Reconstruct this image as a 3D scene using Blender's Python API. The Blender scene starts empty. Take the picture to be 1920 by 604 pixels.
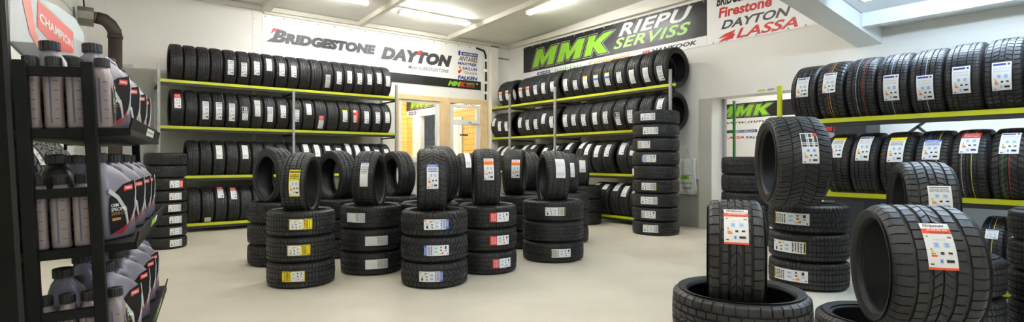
import bpy, bmesh, math, random
from mathutils import Vector, Matrix
random.seed(7)
sc = bpy.context.scene
COL = sc.collection
PI = math.pi
# ------------------------------------------------------------------ camera
HC = 1.18                      # camera height
SN, CS = 0.608, 0.794          # yaw of the camera, clockwise from +Y (back wall is y = const)
YH, F = 300.0, 1000.0
def ray(px):
    a = (px - 960.0) / F
    return (CS * a + SN, -SN * a + CS)
def at(px, d):                 # point on the plan seen at column px and depth d
    r = ray(px); return (r[0] * d, r[1] * d)
def on_y(px, y):
    r = ray(px); return r[0] * y / r[1], y / r[1]
def on_x(px, x):
    r = ray(px); return r[1] * x / r[0], x / r[0]
def zz(py, d): return HC + (YH - py) * d / F
def proj(p):
    xc = CS * p[0] - SN * p[1]; zc = SN * p[0] + CS * p[1]
    return 960 + F * xc / zc, YH - F * (p[2] - HC) / zc
cam_d = bpy.data.cameras.new('camera'); cam = bpy.data.objects.new('camera', cam_d); COL.objects.link(cam)
cam.location = (0, 0, HC); cam.rotation_euler = (PI / 2, 0, -math.atan2(SN, CS))
cam_d.sensor_width = 36.0; cam_d.lens = 36.0 * F / 1920.0
cam_d.shift_y = (YH - 302.0) / 1920.0; cam_d.clip_start = 0.05; cam_d.clip_end = 200
sc.camera = cam
sc.view_settings.view_transform = 'Standard'; sc.view_settings.look = 'None'
sc.view_settings.gamma = 1.0; sc.view_settings.use_curve_mapping = False
sc.view_settings.exposure = 1.45
# ------------------------------------------------------------------ materials
def srgb(r, g, b):
    f = lambda c: c / 12.92 if c <= 0.04045 else ((c + 0.055) / 1.055) ** 2.4
    return (f(r / 255), f(g / 255), f(b / 255), 1)
MATS = {}
def mat(name, col, rough=0.5, metal=0.0, spec=0.5, noise=None, bump=None, emit=None, alpha=None, coat=0):
    """noise=(scale, amount) mottles the colour, bump=(scale, strength)"""
    if name in MATS: return MATS[name]
    m = bpy.data.materials.new(name); m.use_nodes = True; nt = m.node_tree; b = nt.nodes['Principled BSDF']
    b.inputs['Base Color'].default_value = col; b.inputs['Roughness'].default_value = rough
    b.inputs['Metallic'].default_value = metal; b.inputs['Specular IOR Level'].default_value = spec
    if coat: b.inputs['Coat Weight'].default_value = coat; b.inputs['Coat Roughness'].default_value = 0.1
    if noise or bump:
        tc = nt.nodes.new('ShaderNodeTexCoord')
    if noise:
        n = nt.nodes.new('ShaderNodeTexNoise'); n.inputs['Scale'].default_value = noise[0]; n.inputs['Detail'].default_value = 5
        nt.links.new(tc.outputs['Object'], n.inputs['Vector'])
        mr = nt.nodes.new('ShaderNodeMapRange'); mr.inputs[1].default_value = 0.3; mr.inputs[2].default_value = 0.7
        mr.inputs[3].default_value = 1 - noise[1]; mr.inputs[4].default_value = 1 + noise[1]
        nt.links.new(n.outputs['Fac'], mr.inputs['Value'])
        mx = nt.nodes.new('ShaderNodeMix'); mx.data_type = 'RGBA'; mx.blend_type = 'MULTIPLY'; mx.inputs[0].default_value = 1
        mx.inputs[6].default_value = col; nt.links.new(mr.outputs[0], mx.inputs[7]); nt.links.new(mx.outputs[2], b.inputs['Base Color'])
    if bump:
        n2 = nt.nodes.new('ShaderNodeTexNoise'); n2.inputs['Scale'].default_value = bump[0]; n2.inputs['Detail'].default_value = 4
        nt.links.new(tc.outputs['Object'], n2.inputs['Vector'])
        bp = nt.nodes.new('ShaderNodeBump'); bp.inputs['Strength'].default_value = bump[1]; bp.inputs['Distance'].default_value = 0.01
        nt.links.new(n2.outputs['Fac'], bp.inputs['Height']); nt.links.new(bp.outputs['Normal'], b.inputs['Normal'])
    if emit:
        b.inputs['Emission Color'].default_value = emit[0]; b.inputs['Emission Strength'].default_value = emit[1]
    if alpha is not None: b.inputs['Alpha'].default_value = alpha
    MATS[name] = m; return m
RUB = mat('tread_rubber', (0.023, 0.023, 0.0245, 1), 0.5, spec=0.5, noise=(9, 0.22), bump=(160, 0.08))
RUBS = mat('sidewall_rubber', (0.014, 0.014, 0.015, 1), 0.5, spec=0.36, noise=(6, 0.18))
WALLM = mat('white_wall_paint', srgb(236, 234, 228), 0.6, noise=(1.3, 0.03), bump=(30, 0.05))
def two_tone():
    m = bpy.data.materials.new('two_tone_wall_paint'); m.use_nodes = True; nt = m.node_tree; b = nt.nodes['Principled BSDF']
    b.inputs['Roughness'].default_value = 0.55
    geo = nt.nodes.new('ShaderNodeNewGeometry'); sx = nt.nodes.new('ShaderNodeSeparateXYZ'); nt.links.new(geo.outputs['Position'], sx.inputs[0])
    nz = nt.nodes.new('ShaderNodeTexNoise'); nz.inputs['Scale'].default_value = 1.5; nt.links.new(geo.outputs['Position'], nz.inputs['Vector'])
    ad = nt.nodes.new('ShaderNodeMath'); ad.operation = 'MULTIPLY_ADD'; ad.inputs[1].default_value = 0.05; nt.links.new(nz.outputs['Fac'], ad.inputs[0]); nt.links.new(sx.outputs['Z'], ad.inputs[2])
    mr = nt.nodes.new('ShaderNodeMapRange'); mr.inputs[1].default_value = 0; mr.inputs[2].default_value = 4
    nt.links.new(ad.outputs[0], mr.inputs[0])
    cr = nt.nodes.new('ShaderNodeValToRGB'); cr.color_ramp.interpolation = 'CONSTANT'; e = cr.color_ramp.elements
    e[0].position = 0; e[0].color = srgb(192, 191, 182); e[1].position = 2.16 / 4; e[1].color = srgb(180, 179, 170)
    x = e.new(2.72 / 4); x.color = srgb(234, 232, 226)
    nt.links.new(mr.outputs[0], cr.inputs[0]); nt.links.new(cr.outputs[0], b.inputs['Base Color'])
    return m
WALL2 = two_tone()
CEILM = mat('ceiling_panel_paint', srgb(238, 236, 226), 0.7, noise=(1.2, 0.05))
BEAMM = mat('cream_beam_paint', srgb(232, 228, 216), 0.55, noise=(3, 0.05))
GIRDM = mat('white_girder_paint', srgb(226, 230, 230), 0.45, noise=(4, 0.04))
FLOORM = mat('beige_concrete', srgb(206, 200, 184), 0.40, spec=0.35, noise=(1.6, 0.06), bump=(8, 0.03))
STEEL = mat('grey_steel_post', srgb(158, 160, 160), 0.4, metal=0.15, noise=(12, 0.1))
LIME = mat('lime_beam_paint', srgb(198, 206, 34), 0.4)
DKST = mat('dark_steel', srgb(52, 54, 54), 0.5, metal=0.3)
BLK = mat('black_paint', (0.006, 0.006, 0.0065, 1), 0.5, spec=.18, noise=(5, 0.2))
PAPER = mat('label_paper', srgb(232, 234, 236), 0.5)
PINE = mat('pine_trim', srgb(226, 198, 150), 0.5, noise=(7, 0.08))
UPVC = mat('white_upvc', srgb(240, 240, 236), 0.35)
CH = {  # ink colours on stickers
 'W': PAPER, 'K': mat('ink_black', (0.02, 0.02, 0.02, 1), 0.5), 'G': mat('ink_grey', srgb(120, 122, 126), 0.5),
 'B': mat('ink_blue', srgb(60, 110, 200), 0.5), 'C': mat('ink_pale_blue', srgb(176, 205, 236), 0.5), 'Y': mat('ink_yellow', srgb(240, 218, 20), 0.5),
 'R': mat('ink_red', srgb(214, 44, 34), 0.5), 'O': mat('ink_orange', srgb(238, 140, 40), 0.5), 'V': mat('ink_vermilion', srgb(238, 78, 32), 0.5),
 'N': mat('ink_green', srgb(80, 165, 60), 0.5), 'P': mat('ink_plain', srgb(205, 206, 208), 0.45), 'D': mat('ink_navy', srgb(50, 60, 140), 0.5)}
# ------------------------------------------------------------------ mesh helpers
class MB:
    def __init__(s): s.v = []; s.f = []; s.mi = []; s.mats = []; s.smooth = []
    def slot(s, m):
        if m not in s.mats: s.mats.append(m)
        return s.mats.index(m)
    def add(s, vs, fs, m, smooth=False):
        o = len(s.v); s.v += [tuple(v) for v in vs]; k = s.slot(m)
        for f in fs: s.f.append(tuple(o + i for i in f)); s.mi.append(k); s.smooth.append(smooth)
    def box(s, x0, x1, y0, y1, z0, z1, m, M=None):
        vs = [Vector((x, y, z)) for z in (z0, z1) for y in (y0, y1) for x in (x0, x1)]
        if M: vs = [M @ v for v in vs]
        s.add(vs, [(0, 2, 3, 1), (4, 5, 7, 6), (0, 1, 5, 4), (2, 6, 7, 3), (0, 4, 6, 2), (1, 3, 7, 5)], m)
    def bar(s, a, b, w, h, m, up=(0, 0, 1)):
        a = Vector(a); b = Vector(b); d = (b - a); L = d.length; d.normalize(); u = Vector(up); x = d.cross(u)
        if x.length < 1e-4: x = d.cross(Vector((1, 0, 0)))
        x.normalize(); y = x.cross(d)
        M = Matrix((( x.x, d.x, y.x, a.x), (x.y, d.y, y.y, a.y), (x.z, d.z, y.z, a.z), (0, 0, 0, 1)))
        s.box(-w / 2, w / 2, 0, L, -h / 2, h / 2, m, M)
    def loft(s, rings, m, cap=True, smooth=True, closed=True):
        n = len(rings[0]); vs = [p for r in rings for p in r]; fs = []
        for i in range(len(rings) - 1):
            for j in range(n if closed else n - 1):
                a = i * n + j; b = i * n + (j + 1) % n; fs.append((a, b, b + n, a + n))
        o = len(s.v); s.add(vs, fs, m, smooth)
        if cap:
            k = s.slot(m)
            s.f.append(tuple(o + j for j in reversed(range(n)))); s.mi.append(k); s.smooth.append(False)
            q = o + (len(rings) - 1) * n; s.f.append(tuple(q + j for j in range(n))); s.mi.append(k); s.smooth.append(False)
    def tube(s, pts, r, m, n=16, cap=True):
        pts = [Vector(p) for p in pts]; rings = []
        for i, p in enumerate(pts):
            d = (pts[min(i + 1, len(pts) - 1)] - pts[max(i - 1, 0)]).normalized()
            u = d.cross(Vector((0, 0, 1)))
            if u.length < 0.02: u = Vector((1, 0, 0)) - d * d.x
            u.normalize(); w = u.cross(d); rr = r[i] if isinstance(r, (list, tuple)) else r
            rings.append([p + (u * math.cos(t) + w * math.sin(t)) * rr for t in [2 * PI * k / n for k in range(n)]])
        s.loft(rings, m, cap)
    def mesh(s, name):
        me = bpy.data.meshes.new(name); me.from_pydata(s.v, [], s.f); me.update()
        for m in s.mats: me.materials.append(m)
        me.polygons.foreach_set('material_index', s.mi); me.polygons.foreach_set('use_smooth', s.smooth)
        return me
    def build(s, name, parent=None, M=None, bevel=0):
        return obj(name, s.mesh(name), parent, M, bevel)
def obj(name, me, parent=None, M=None, bevel=0):
    o = bpy.data.objects.new(name, me); COL.objects.link(o)
    if parent: o.parent = parent
    if M is not None: o.matrix_basis = M
    if bevel:
        b = o.modifiers.new('bevel', 'BEVEL'); b.width = bevel; b.segments = 2; b.limit_method = 'ANGLE'
    return o
def tag(o, label, cat, group=None):
    o['label'] = label; o['category'] = cat
    if group: o['group'] = group
    return o
def struct(o): o['kind'] = 'structure'; return o
def empty(name, M, label, cat, group=None):
    o = bpy.data.objects.new(name, None); COL.objects.link(o)
    o.matrix_basis = M if isinstance(M, Matrix) else Matrix.Translation(M)
    return tag(o, label, cat, group)
def frame(x, y, z, o): # matrix from three axes and origin
    x, y, z, o = map(Vector, (x, y, z, o))
    return Matrix(((x.x, y.x, z.x, o.x), (x.y, y.y, z.y, o.y), (x.z, y.z, z.z, o.z), (0, 0, 0, 1)))
TXT = {}
def text_geo(s, shear=0.0, off=0.0, space=1.0):
    k = (s, shear, off, space)
    if k in TXT: return TXT[k]
    c = bpy.data.curves.new('lettering', 'FONT'); c.body = s; c.shear = shear; c.offset = off; c.space_character = space
    c.resolution_u = 3; o = bpy.data.objects.new('lettering', c); COL.objects.link(o)
    me = bpy.data.meshes.new_from_object(o.evaluated_get(bpy.context.evaluated_depsgraph_get()))
    vs = [tuple(v.co) for v in me.vertices]; fs = [tuple(p.vertices) for p in me.polygons]
    bpy.data.objects.remove(o); bpy.data.curves.remove(c); bpy.data.meshes.remove(me)
    TXT[k] = (vs, fs); return TXT[k]
def put_text(mb, s, x0, x1, y0, y1, m, z=0.0, shear=0.0, off=0.0, fn=None, space=1.0, grow=0.0):
    """letters stretched into the box x0..x1, y0..y1 of the local plane; fn maps (x, y, z) elsewhere"""
    vs, fs = text_geo(s, shear, off, space)
    base = text_geo(s, shear, off - grow, space)[0] if grow else vs
    xa = min(v[0] for v in base); xb = max(v[0] for v in base); ya = min(v[1] for v in base); yb = max(v[1] for v in base)
    out = [(x0 + (v[0] - xa) / (xb - xa) * (x1 - x0), y0 + (v[1] - ya) / (yb - ya) * (y1 - y0), z) for v in vs]
    if fn: out = [fn(*p) for p in out]
    mb.add(out, fs, m)
def quad(mb, pts, m, z=0.0): mb.add([(p[0], p[1], z) for p in pts], [tuple(range(len(pts)))], m)
# ------------------------------------------------------------------ tires
# rib: (v0, v1, [slant at each column], fine sipes per pitch); v runs -1..1 over the tread width
STY = {
 'summer': (46, [(-1, -.60, (.25, .05, 0), 0), (-.50, -.20, (0, .25, .35), 0), (-.09, .09, (0, 0), 0), (.20, .50, (.35, .25, 0), 0), (.60, 1, (0, .05, .25), 0)], .16),
 'rib': (60, [(-1, -.62, (.1, 0, 0), 0), (-.54, -.30, (0, .3), 0), (-.22, .22, (0, .2, 0), 0), (.30, .54, (.3, 0), 0), (.62, 1, (0, 0, .1), 0)], .12),
 'winter': (56, [(-1, -.56, (0, 0, .1), 1), (-.46, -.14, (.1, .5), 1), (-.05, .05, (0, 0), 0), (.14, .46, (.5, .1), 1), (.56, 1, (.1, 0, 0), 1)], .2),
 'vee': (40, [(-1, -.52, (0, .1, .35), 1), (-.45, -.04, (.5, .9, 1.35), 1), (.04, .45, (1.35, .9, .5), 1), (.52, 1, (.35, .1, 0), 1)], .24),
 'block': (50, [(-1, -.60, (0, 0, 0), 1), (-.52, -.22, (.5, .5), 1), (-.15, .15, (0, .45, 0), 1), (.22, .52, (.5, .5), 1), (.60, 1, (0, 0, 0), 1)], .22),
 'grip': (37, [(-1, -.60, (.05, 0, 0), 0), (-.50, -.29, (.45, .5), 0), (-.19, -.02, (0, .5), 0), (.02, .19, (.5, .0), 0), (.29, .50, (.5, .45), 0), (.60, 1, (0, 0, .05), 0)], .10),
 'studded': (48, [(-1, -.5, (0, .2, .5), 1), (-.42, -.02, (0, .7, 1.2), 1), (.02, .42, (1.7, 1.2, .5), 1), (.5, 1, (1.0, .7, .5), 1)], .26),
}
def tread_mesh(sty, R, W, seg):
    N, ribs, sw = STY[sty]
    N = max(24, int(round(N * R / 0.32)))
    D = 0.0105
    def shape(v):
        av = abs(v); return R - 0.005 * min(av / .8, 1) ** 2 - 0.030 * max(0, (av - .80) / .20) ** 2.0
    cols = []          # (v, slant, kind 1 top 0 groove, fine)
    for i, (a, b, sl, fine) in enumerate(ribs):
        n = max(len(sl), 2); sub = []
        vs = [a + (b - a) * k / (n - 1) for k in range(n)]
        if i == 0 or i == len(ribs) - 1:   # round shoulder columns
            ex = (-.93, -.86) if i == 0 else (.86, .93)
            vs = sorted(set(vs) | set(ex))
        def sl_at(v):
            t = (v - a) / (b - a) * (len(sl) - 1); k = min(int(t), len(sl) - 2); return sl[k] + (sl[k + 1] - sl[k]) * (t - k)
        g0 = a - 0.018 if i else a; g1 = b + 0.018 if i < len(ribs) - 1 else b
        if i: sub.append((g0 + 0.004, sl_at(a), 0, fine))
        for v in vs: sub.append((v, sl_at(v), 1, fine))
        if i < len(ribs) - 1: sub.append((g1 - 0.004, sl_at(b), 0, fine))
        cols += sub
    # angular samples per pitch: (fraction, 0 groove / .6 fine sipe / 1 top)
    nf = max(c[3] for c in cols)
    samp = [(0.0, 0), (sw * .8, 0), (sw, 1)]
    if seg == 'hi':
        for k in range(nf):
            c = sw + (1 - sw) * (k + 1) / (nf + 1); samp += [(c - .03, 1), (c - .018, .5), (c + .018, .5), (c + .03, 1)]
    samp += [(0.97, 1)]
    vs = []; nc = len(cols)
    for i in range(N):
        for fr, top in samp:
            for (v, s, k, fine) in cols:
                a = 2 * PI * (i + fr + s) / N; r = shape(v)
                if k == 0: d = D
                elif top == 0: d = D * .8
                elif top == .5: d = D * .4 if fine else 0
                else: d = 0
                if abs(v) > .99: d = 0
                r -= d; vs.append((r * math.cos(a), r * math.sin(a), v * W * .475))
    n = N * len(samp); fs = []
    for i in range(n):
        for j in range(nc - 1):
            a = i * nc + j; b = ((i + 1) % n) * nc + j; fs.append((a, b, b + 1, a + 1))
    mb = MB(); mb.add(vs, fs, RUB, False); return mb.mesh('tread')
def carcass_mesh(R, W, rb, seg):
    n = 112 if seg == 'hi' else 64
    H = R - rb; h = W / 2
    half = [(R - .016, .40), (R - .017, .80), (R - .030, .93), (R - .036, .955), (R - .050, .965), (R - .056, .955), (rb + .62 * H, 1.0), (rb + .50 * H, 1.0), (rb + .34 * H, .965), (rb + .31 * H, .975), (rb + .17 * H, .915), (rb + .14 * H, .925), (rb + .04, .86) if H > .09 else (rb + .1 * H, .9), (rb + .006, .84), (rb, .81), (rb + .001, .72), (rb + .020, .68),
            (rb + .34 * H, .87), (rb + .62 * H, .90), (R - .045, .84), (R - .030, .70), (R - .026, .3)]
    prof = [(r, z * h) for r, z in half] + [(r, -z * h) for r, z in reversed(half)]
    # drop tiny central duplicates: closed loop outer + half -> inner crown -> mirrored side
    m = len(prof); vs = []
    for i in range(n):
        a = 2 * PI * i / n; c, s = math.cos(a), math.sin(a)
        vs += [(r * c, r * s, z) for r, z in prof]
    fs = []
    for i in range(n):
        for j in range(m):
            a = i * m + j; b = ((i + 1) % n) * m + j; a2 = i * m + (j + 1) % m; b2 = ((i + 1) % n) * m + (j + 1) % m
            fs.append((a, a2, b2, b))
    mb = MB(); mb.add(vs, fs, RUBS, True); return mb.mesh('tire')
CACHE = {}
def cached(key, fn):
    if key not in CACHE: CACHE[key] = fn()
    return CACHE[key]
def tiny(u0, u1, v0, v1, c, rows):       # rows of fake small print as thin bars
    out = []
    for k in range(rows):
        y = u1 - (u1 - u0) * (k + .5) / rows; hgt = (u1 - u0) / rows * .28
        a = v0; rnd = random.Random(k * 7 + int(u0 * 100))
        while a < v1 - .04:
            w = rnd.uniform(.05, .16); b = min(a + w, v1); out.append((y - hgt, y + hgt, a, b, c)); a = b + .035
    return out
def eu(u0, u1):                          # the efficiency pictograms: pale blue boxes, the stepped colour bars, black marks
    h = u1 - u0; Y = lambda t: u0 + h * t
    return [(Y(.70), Y(.90), .28, .46, 'C'), (Y(.70), Y(.90), .62, .82, 'C'), (Y(.75), Y(.85), .33, .42, 'B'), (Y(.75), Y(.85), .68, .77, 'B'),
            (Y(.60), Y(.66), .14, .20, 'N'), (Y(.52), Y(.58), .14, .24, 'Y'), (Y(.44), Y(.50), .14, .29, 'O'), (Y(.36), Y(.42), .14, .34, 'V'),
            (Y(.44), Y(.54), .46, .58, 'K'), (Y(.46), Y(.54), .72, .86, 'K'), (Y(.12), Y(.28), .40, .52, 'C'), (Y(.15), Y(.25), .43, .49, 'B'),
            (Y(.15), Y(.26), .62, .88, 'K'), (Y(.06), Y(.11), .08, .20, 'K')]
LST = {
 'white': ('W', [(.90, .95, .08, .9, 'G')] + tiny(.72, .88, .08, .92, 'G', 3) + eu(.0, .70)),
 'plain': ('W', tiny(.55, .92, .12, .9, 'P', 4) + [(.12, .26, .15, .85, 'P')]),
 'silver': ('P', tiny(.62, .95, .15, .9, 'G', 5)),
 'yellow': ('Y', [(.87, .96, .06, .94, 'K'), (.885, .945, .12, .88, 'Y')] + tiny(.64, .83, .08, .92, 'K', 3) + [(.60, .62, .0, .12, 'K'), (.60, .62, .88, 1, 'K'), (.04, .58, .06, .94, 'W')] + eu(.04, .58)),
 'red_top': ('W', [(.66, 1, 0, 1, 'R')] + tiny(.70, .95, .12, .9, 'W', 3) + eu(.0, .64)),
 'red_side': ('W', [(0, 1, .62, 1, 'R'), (.55, .8, .0, .62, 'R')] + tiny(.1, .5, .08, .55, 'G', 4)),
 'orange_top': ('W', [(.66, .84, 0, 1, 'O')] + tiny(.86, .98, .1, .9, 'V', 2) + tiny(.69, .82, .1, .9, 'R', 2) + eu(0, .64)),
 'yellow_top': ('W', [(.84, 1, 0, 1, 'Y')] + tiny(.60, .80, .1, .9, 'G', 3) + eu(0, .6)),
 'yellow_blue': ('W', [(.86, 1, 0, 1, 'Y'), (.56, .74, .05, 1, 'B')] + eu(0, .55)),
 'blue_top': ('W', [(.88, 1, 0, 1, 'B'), (.91, .97, .12, .8, 'W')] + tiny(.66, .86, .08, .92, 'D', 3) + eu(.0, .66)),
 'navy_top': ('W', [(.95, 1, 0, 1, 'D')] + tiny(.50, .92, .1, .92, 'G', 6)),
 'brand': ('W', [(.88, .95, .06, .72, 'D'), (.88, .95, .80, .92, 'D')] + tiny(.62, .82, .1, .9, 'P', 2) + eu(.0, .62)),
 'dark_top': ('W', [(.52, .97, .05, .32, 'K'), (.52, .97, .36, .42, 'G'), (.52, .97, .48, .66, 'K'), (.52, .97, .70, .75, 'G'), (.52, .97, .80, .96, 'K'), (.88, 1, .76, 1, 'R'), (.58, .66, .05, .95, 'W'), (.80, .84, .3, .8, 'W')] + eu(.0, .50)),
 'gold_side': ('W', [(.94, 1, 0, 1, 'Y'), (.95, .99, .1, .9, 'K')] + tiny(.62, .92, .1, .92, 'K', 4) + eu(0, .6)),
 'gripmax': ('W', [(.74, .86, 0, 1, 'V'), (0, .045, 0, 1, 'V')] + [(.66, .69, .08, .16, 'G'), (.64, .68, .80, .94, 'G')] + tiny(.58, .63, .3, .78, 'P', 1) + eu(.06, .60)),
}
def label_mesh(sty, R, L, w, zo):
    base, rects = LST[sty]; mb = MB(); Rr = R + .0012
    def P(u, v, k=0.0):
        a = (u - .5) * L / R; return ((Rr + k) * math.cos(a), (Rr + k) * math.sin(a), zo - (v - .5) * w)
    def patch(u0, u1, v0, v1, m, k):
        n = max(1, int(math.ceil((u1 - u0) * L / R / .07))); vs = []; fs = []
        for i in range(n + 1):
            u = u0 + (u1 - u0) * i / n; vs += [P(u, v0, k), P(u, v1, k)]
        for i in range(n): fs.append((2 * i, 2 * i + 1, 2 * i + 3, 2 * i + 2))
        mb.add(vs, [tuple(reversed(f)) for f in fs], m)
    patch(0, 1, 0, 1, CH[base], 0)
    for u0, u1, v0, v1, c in rects: patch(u0, u1, v0, v1, CH[c], .0006)
    if sty == 'gripmax':
        wr = lambda x, y, z: P(y, x, .0012)
        put_text(mb, 'Gripmax', .10, .86, .885, .975, CH['K'], shear=.3, off=.02, fn=wr)
        put_text(mb, 'STATURE M/S', .20, .90, .805, .845, CH['W'], off=.02, fn=wr)
        put_text(mb, 'WINTER TIRE', .25, .92, .752, .785, CH['K'], off=.01, fn=wr)
    return mb.mesh('label')
def stripe_mesh(R, vz, m, W):
    mb = MB(); n = 72; r = R + .0006; vs = []; fs = []
    for i in range(n):
        a = 2 * PI * i / n
        for dz in (-.0016, .0016): vs.append((r * math.cos(a), r * math.sin(a), vz * W * .475 + dz))
    for i in range(n): j = (i + 1) % n; fs.append((2 * i, 2 * j, 2 * j + 1, 2 * i + 1))
    mb.add(vs, fs, m); return mb.mesh('paint_line')
def q(x, s=.01): return round(x / s) * s
def tire(M, D, W, sty, desc, group, lab=None, hi=False, rim=None, stripes=None):
    """M: tire frame, local z the axle, local x where the sticker is.  lab = (style, length, width, sideways offset)"""
    R = D / 2; rb = rim or (R * .70)
    key = (q(R, .005), q(W, .005), q(rb, .005), 'hi' if hi else 'lo')
    R, W, rb = key[0], key[1], key[2]
    o = obj('tire', cached(('c',) + key, lambda: carcass_mesh(R, W, rb, key[3])), None, M)
    obj('tread', cached(('t', sty) + key, lambda: tread_mesh(sty, R, W, key[3])), o)
    if lab:
        L, w, zo = q(lab[1], .01), q(lab[2], .005), q(lab[3] if len(lab) > 3 else 0, .005)
        obj('label', cached(('l', lab[0], R, L, w, zo), lambda: label_mesh(lab[0], R, L, w, zo)), o)
    for vz, c in (stripes or []):
        obj('paint_line', cached(('s', R, W, vz, c), lambda: stripe_mesh(R, vz, CH[c], W)), o)
    return tag(o, desc, 'tire', group)
def lying(x, y, z, toward, flip=False):
    """axle vertical; sticker faces the direction toward=(dx,dy)"""
    X = Vector((toward[0], toward[1], 0)).normalized(); Z = Vector((0, 0, -1 if flip else 1))
    return frame(X, Z.cross(X), Z, (x, y, z))
def upright(x, y, z, face, elev, lean=0.0):
    """face: horizontal direction of the tread; elev: how far above horizontal the sticker sits; lean in radians sideways"""
    f = Vector((face[0], face[1], 0)).normalized(); up = Vector((0, 0, 1))
    X = f * math.cos(elev) + up * math.sin(elev); Y = -f * math.sin(elev) + up * math.cos(elev); Z = X.cross(Y)
    M = frame(X, Y, Z, (0, 0, 0))
    if lean: M = Matrix.Rotation(lean, 4, f) @ M
    return Matrix.Translation((x, y, z)) @ M
ORD = 'first second third fourth fifth sixth seventh eighth ninth tenth eleventh twelfth thirteenth fourteenth fifteenth sixteenth seventeenth eighteenth nineteenth twentieth'.split()
LW = {None: 'no sticker', 'white': 'white printed sticker', 'plain': 'plain white sticker', 'silver': 'pale grey sticker', 'yellow': 'yellow sticker', 'red_top': 'red-topped sticker',
      'red_side': 'red-edged sticker', 'orange_top': 'orange-topped sticker', 'yellow_top': 'yellow-topped sticker', 'yellow_blue': 'yellow and blue sticker', 'blue_top': 'blue-ended sticker',
      'navy_top': 'navy-edged sticker', 'brand': 'large white sticker', 'dark_top': 'black and white sticker', 'gold_side': 'gold-ended sticker', 'gripmax': 'white and orange sticker'}
# ================================================================== ROOM
YB, XR = 10.85, 8.20           # back wall, right wall
CEZ = lambda y: 4.08 + .035 * (YB - y)
LWH = math.radians(7.8)        # left wall runs slightly skew
LWD = Vector((math.sin(LWH), math.cos(LWH), 0)); LC = Vector((-.21, YB, 0))
def lw(t, off=0.0):            # point on the left wall, t metres from the back corner, off into the room
    return LC - LWD * t + Vector((LWD.y, -LWD.x, 0)) * off
mb = MB(); mb.box(-3.5, 13.5, -3.2, 17.2, -.1, 0, FLOORM); struct(mb.build('floor'))
mb = MB(); mb.add([(-3, YB + .1, CEZ(YB + .1)), (XR, YB + .1, CEZ(YB + .1)), (XR, -3, CEZ(-3)), (-3, -3, CEZ(-3)),
                   (-3, YB + .1, 4.9), (XR, YB + .1, 4.9), (XR, -3, 4.9), (-3, -3, 4.9)],
                  [(0, 1, 2, 3), (7, 6, 5, 4), (0, 4, 5, 1), (1, 5, 6, 2), (2, 6, 7, 3), (3, 7, 4, 0)], CEILM); struct(mb.build('ceiling'))
# back wall with the window and door opening
WX0, WX1, WTOP = 5.14, 7.47, 2.58
mb = MB(); T = .14
mb.box(-.4, 4.75, YB, YB + T, 0, 4.6, WALL2); mb.box(4.75, WX0, YB, YB + T, 0, 4.6, WALLM); mb.box(WX0, WX1, YB, YB + T, WTOP, 4.6, WALLM); mb.box(WX1, XR + .3, YB, YB + T, 0, 4.6, WALLM)
mb.box(WX0, 6.33, YB, YB + T, 0, 1.16, WALL2)
struct(mb.build('wall_back'))
# left wall
mb = MB(); a = lw(-.1); b = lw(14.0); n = Vector((LWD.y, -LWD.x, 0)) * -.15
mb.add([a, b, b + n, a + n, a + Vector((0, 0, 4.7)), b + Vector((0, 0, 4.7)), b + n + Vector((0, 0, 4.7)), a + n + Vector((0, 0, 4.7))],
       [(0, 1, 5, 4), (1, 2, 6, 5), (2, 3, 7, 6), (3, 0, 4, 7), (4, 5, 6, 7), (3, 2, 1, 0)], WALLM); struct(mb.build('wall_left'))
# right wall with the doorway
DY0, DY1, DZ = 3.35, 5.13, 2.23; TR = .36
RWM = mat('right_wall_paint', srgb(232, 230, 224), 0.55, noise=(1.1, 0.03), bump=(20, 0.06))
mb = MB()
mb.box(XR, XR + TR, DY1, YB + T, 0, 4.7, RWM); mb.box(XR, XR + TR, DY0, DY1, DZ, 4.7, RWM); mb.box(XR, XR + TR, -3, DY0, 0, 4.7, RWM)
struct(mb.build('wall_right'))
mb = MB(); mb.box(-3.5, XR + TR, -3.15, -3.0, 0, 4.9, WALLM); struct(mb.build('wall_front'))
# pillar facing beside the doorway: pale above, grey dado below
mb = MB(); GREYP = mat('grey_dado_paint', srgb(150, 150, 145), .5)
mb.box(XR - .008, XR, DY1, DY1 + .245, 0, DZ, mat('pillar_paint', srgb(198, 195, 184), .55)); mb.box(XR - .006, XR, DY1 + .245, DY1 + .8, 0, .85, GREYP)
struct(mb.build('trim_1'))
mb = MB(); mb.box(XR - .008, XR, -2.9, DY0, 0, .86, mat('shade_toned_dado', srgb(112, 114, 114), .5)); struct(mb.build('trim_14'))  # pillar dado carried on, toned darker to stand in for shade behind the rack
mb = MB(); mb.box(XR + TR - .04, XR + TR + .02, DY1 - .05, DY1, 0, DZ, STEEL); struct(mb.build('trim_2'))
# ceiling beams running from the back wall
k = 3
for X, w in ((2.42, .16), (4.27, .10), (6.42, .12)):
    mb = MB(); y0, y1 = -2.9, YB
    zt0, zt1 = CEZ(y0) - .005, CEZ(y1) - .005; h = .10
    mb.add([(X - w / 2, y0, zt0 - h), (X + w / 2, y0, zt0 - h), (X + w / 2, y0, zt0), (X - w / 2, y0, zt0), (X - w / 2, y1, zt1 - h), (X + w / 2, y1, zt1 - h), (X + w / 2, y1, zt1), (X - w / 2, y1, zt1)],
           [(0, 1, 2, 3), (7, 6, 5, 4), (0, 4, 5, 1), (1, 5, 6, 2), (2, 6, 7, 3), (3, 7, 4, 0)], BEAMM)
    struct(mb.build('trim_%d' % k)); k += 1
mb = MB(); mb.box(.05, XR, YB - .07, YB, 3.99, 4.075, BEAMM); mb.box(2.4, 7.4, YB - .035, YB, 3.94, 3.985, BEAMM); struct(mb.build('trim_6'))
mb = MB(); mb.box(XR - .10, XR, 2.95, YB - .07, 3.98, 4.09, BEAMM); struct(mb.build('trim_7'))
GREYH = mat('grey_bracket', srgb(120, 120, 114), .5)
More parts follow.
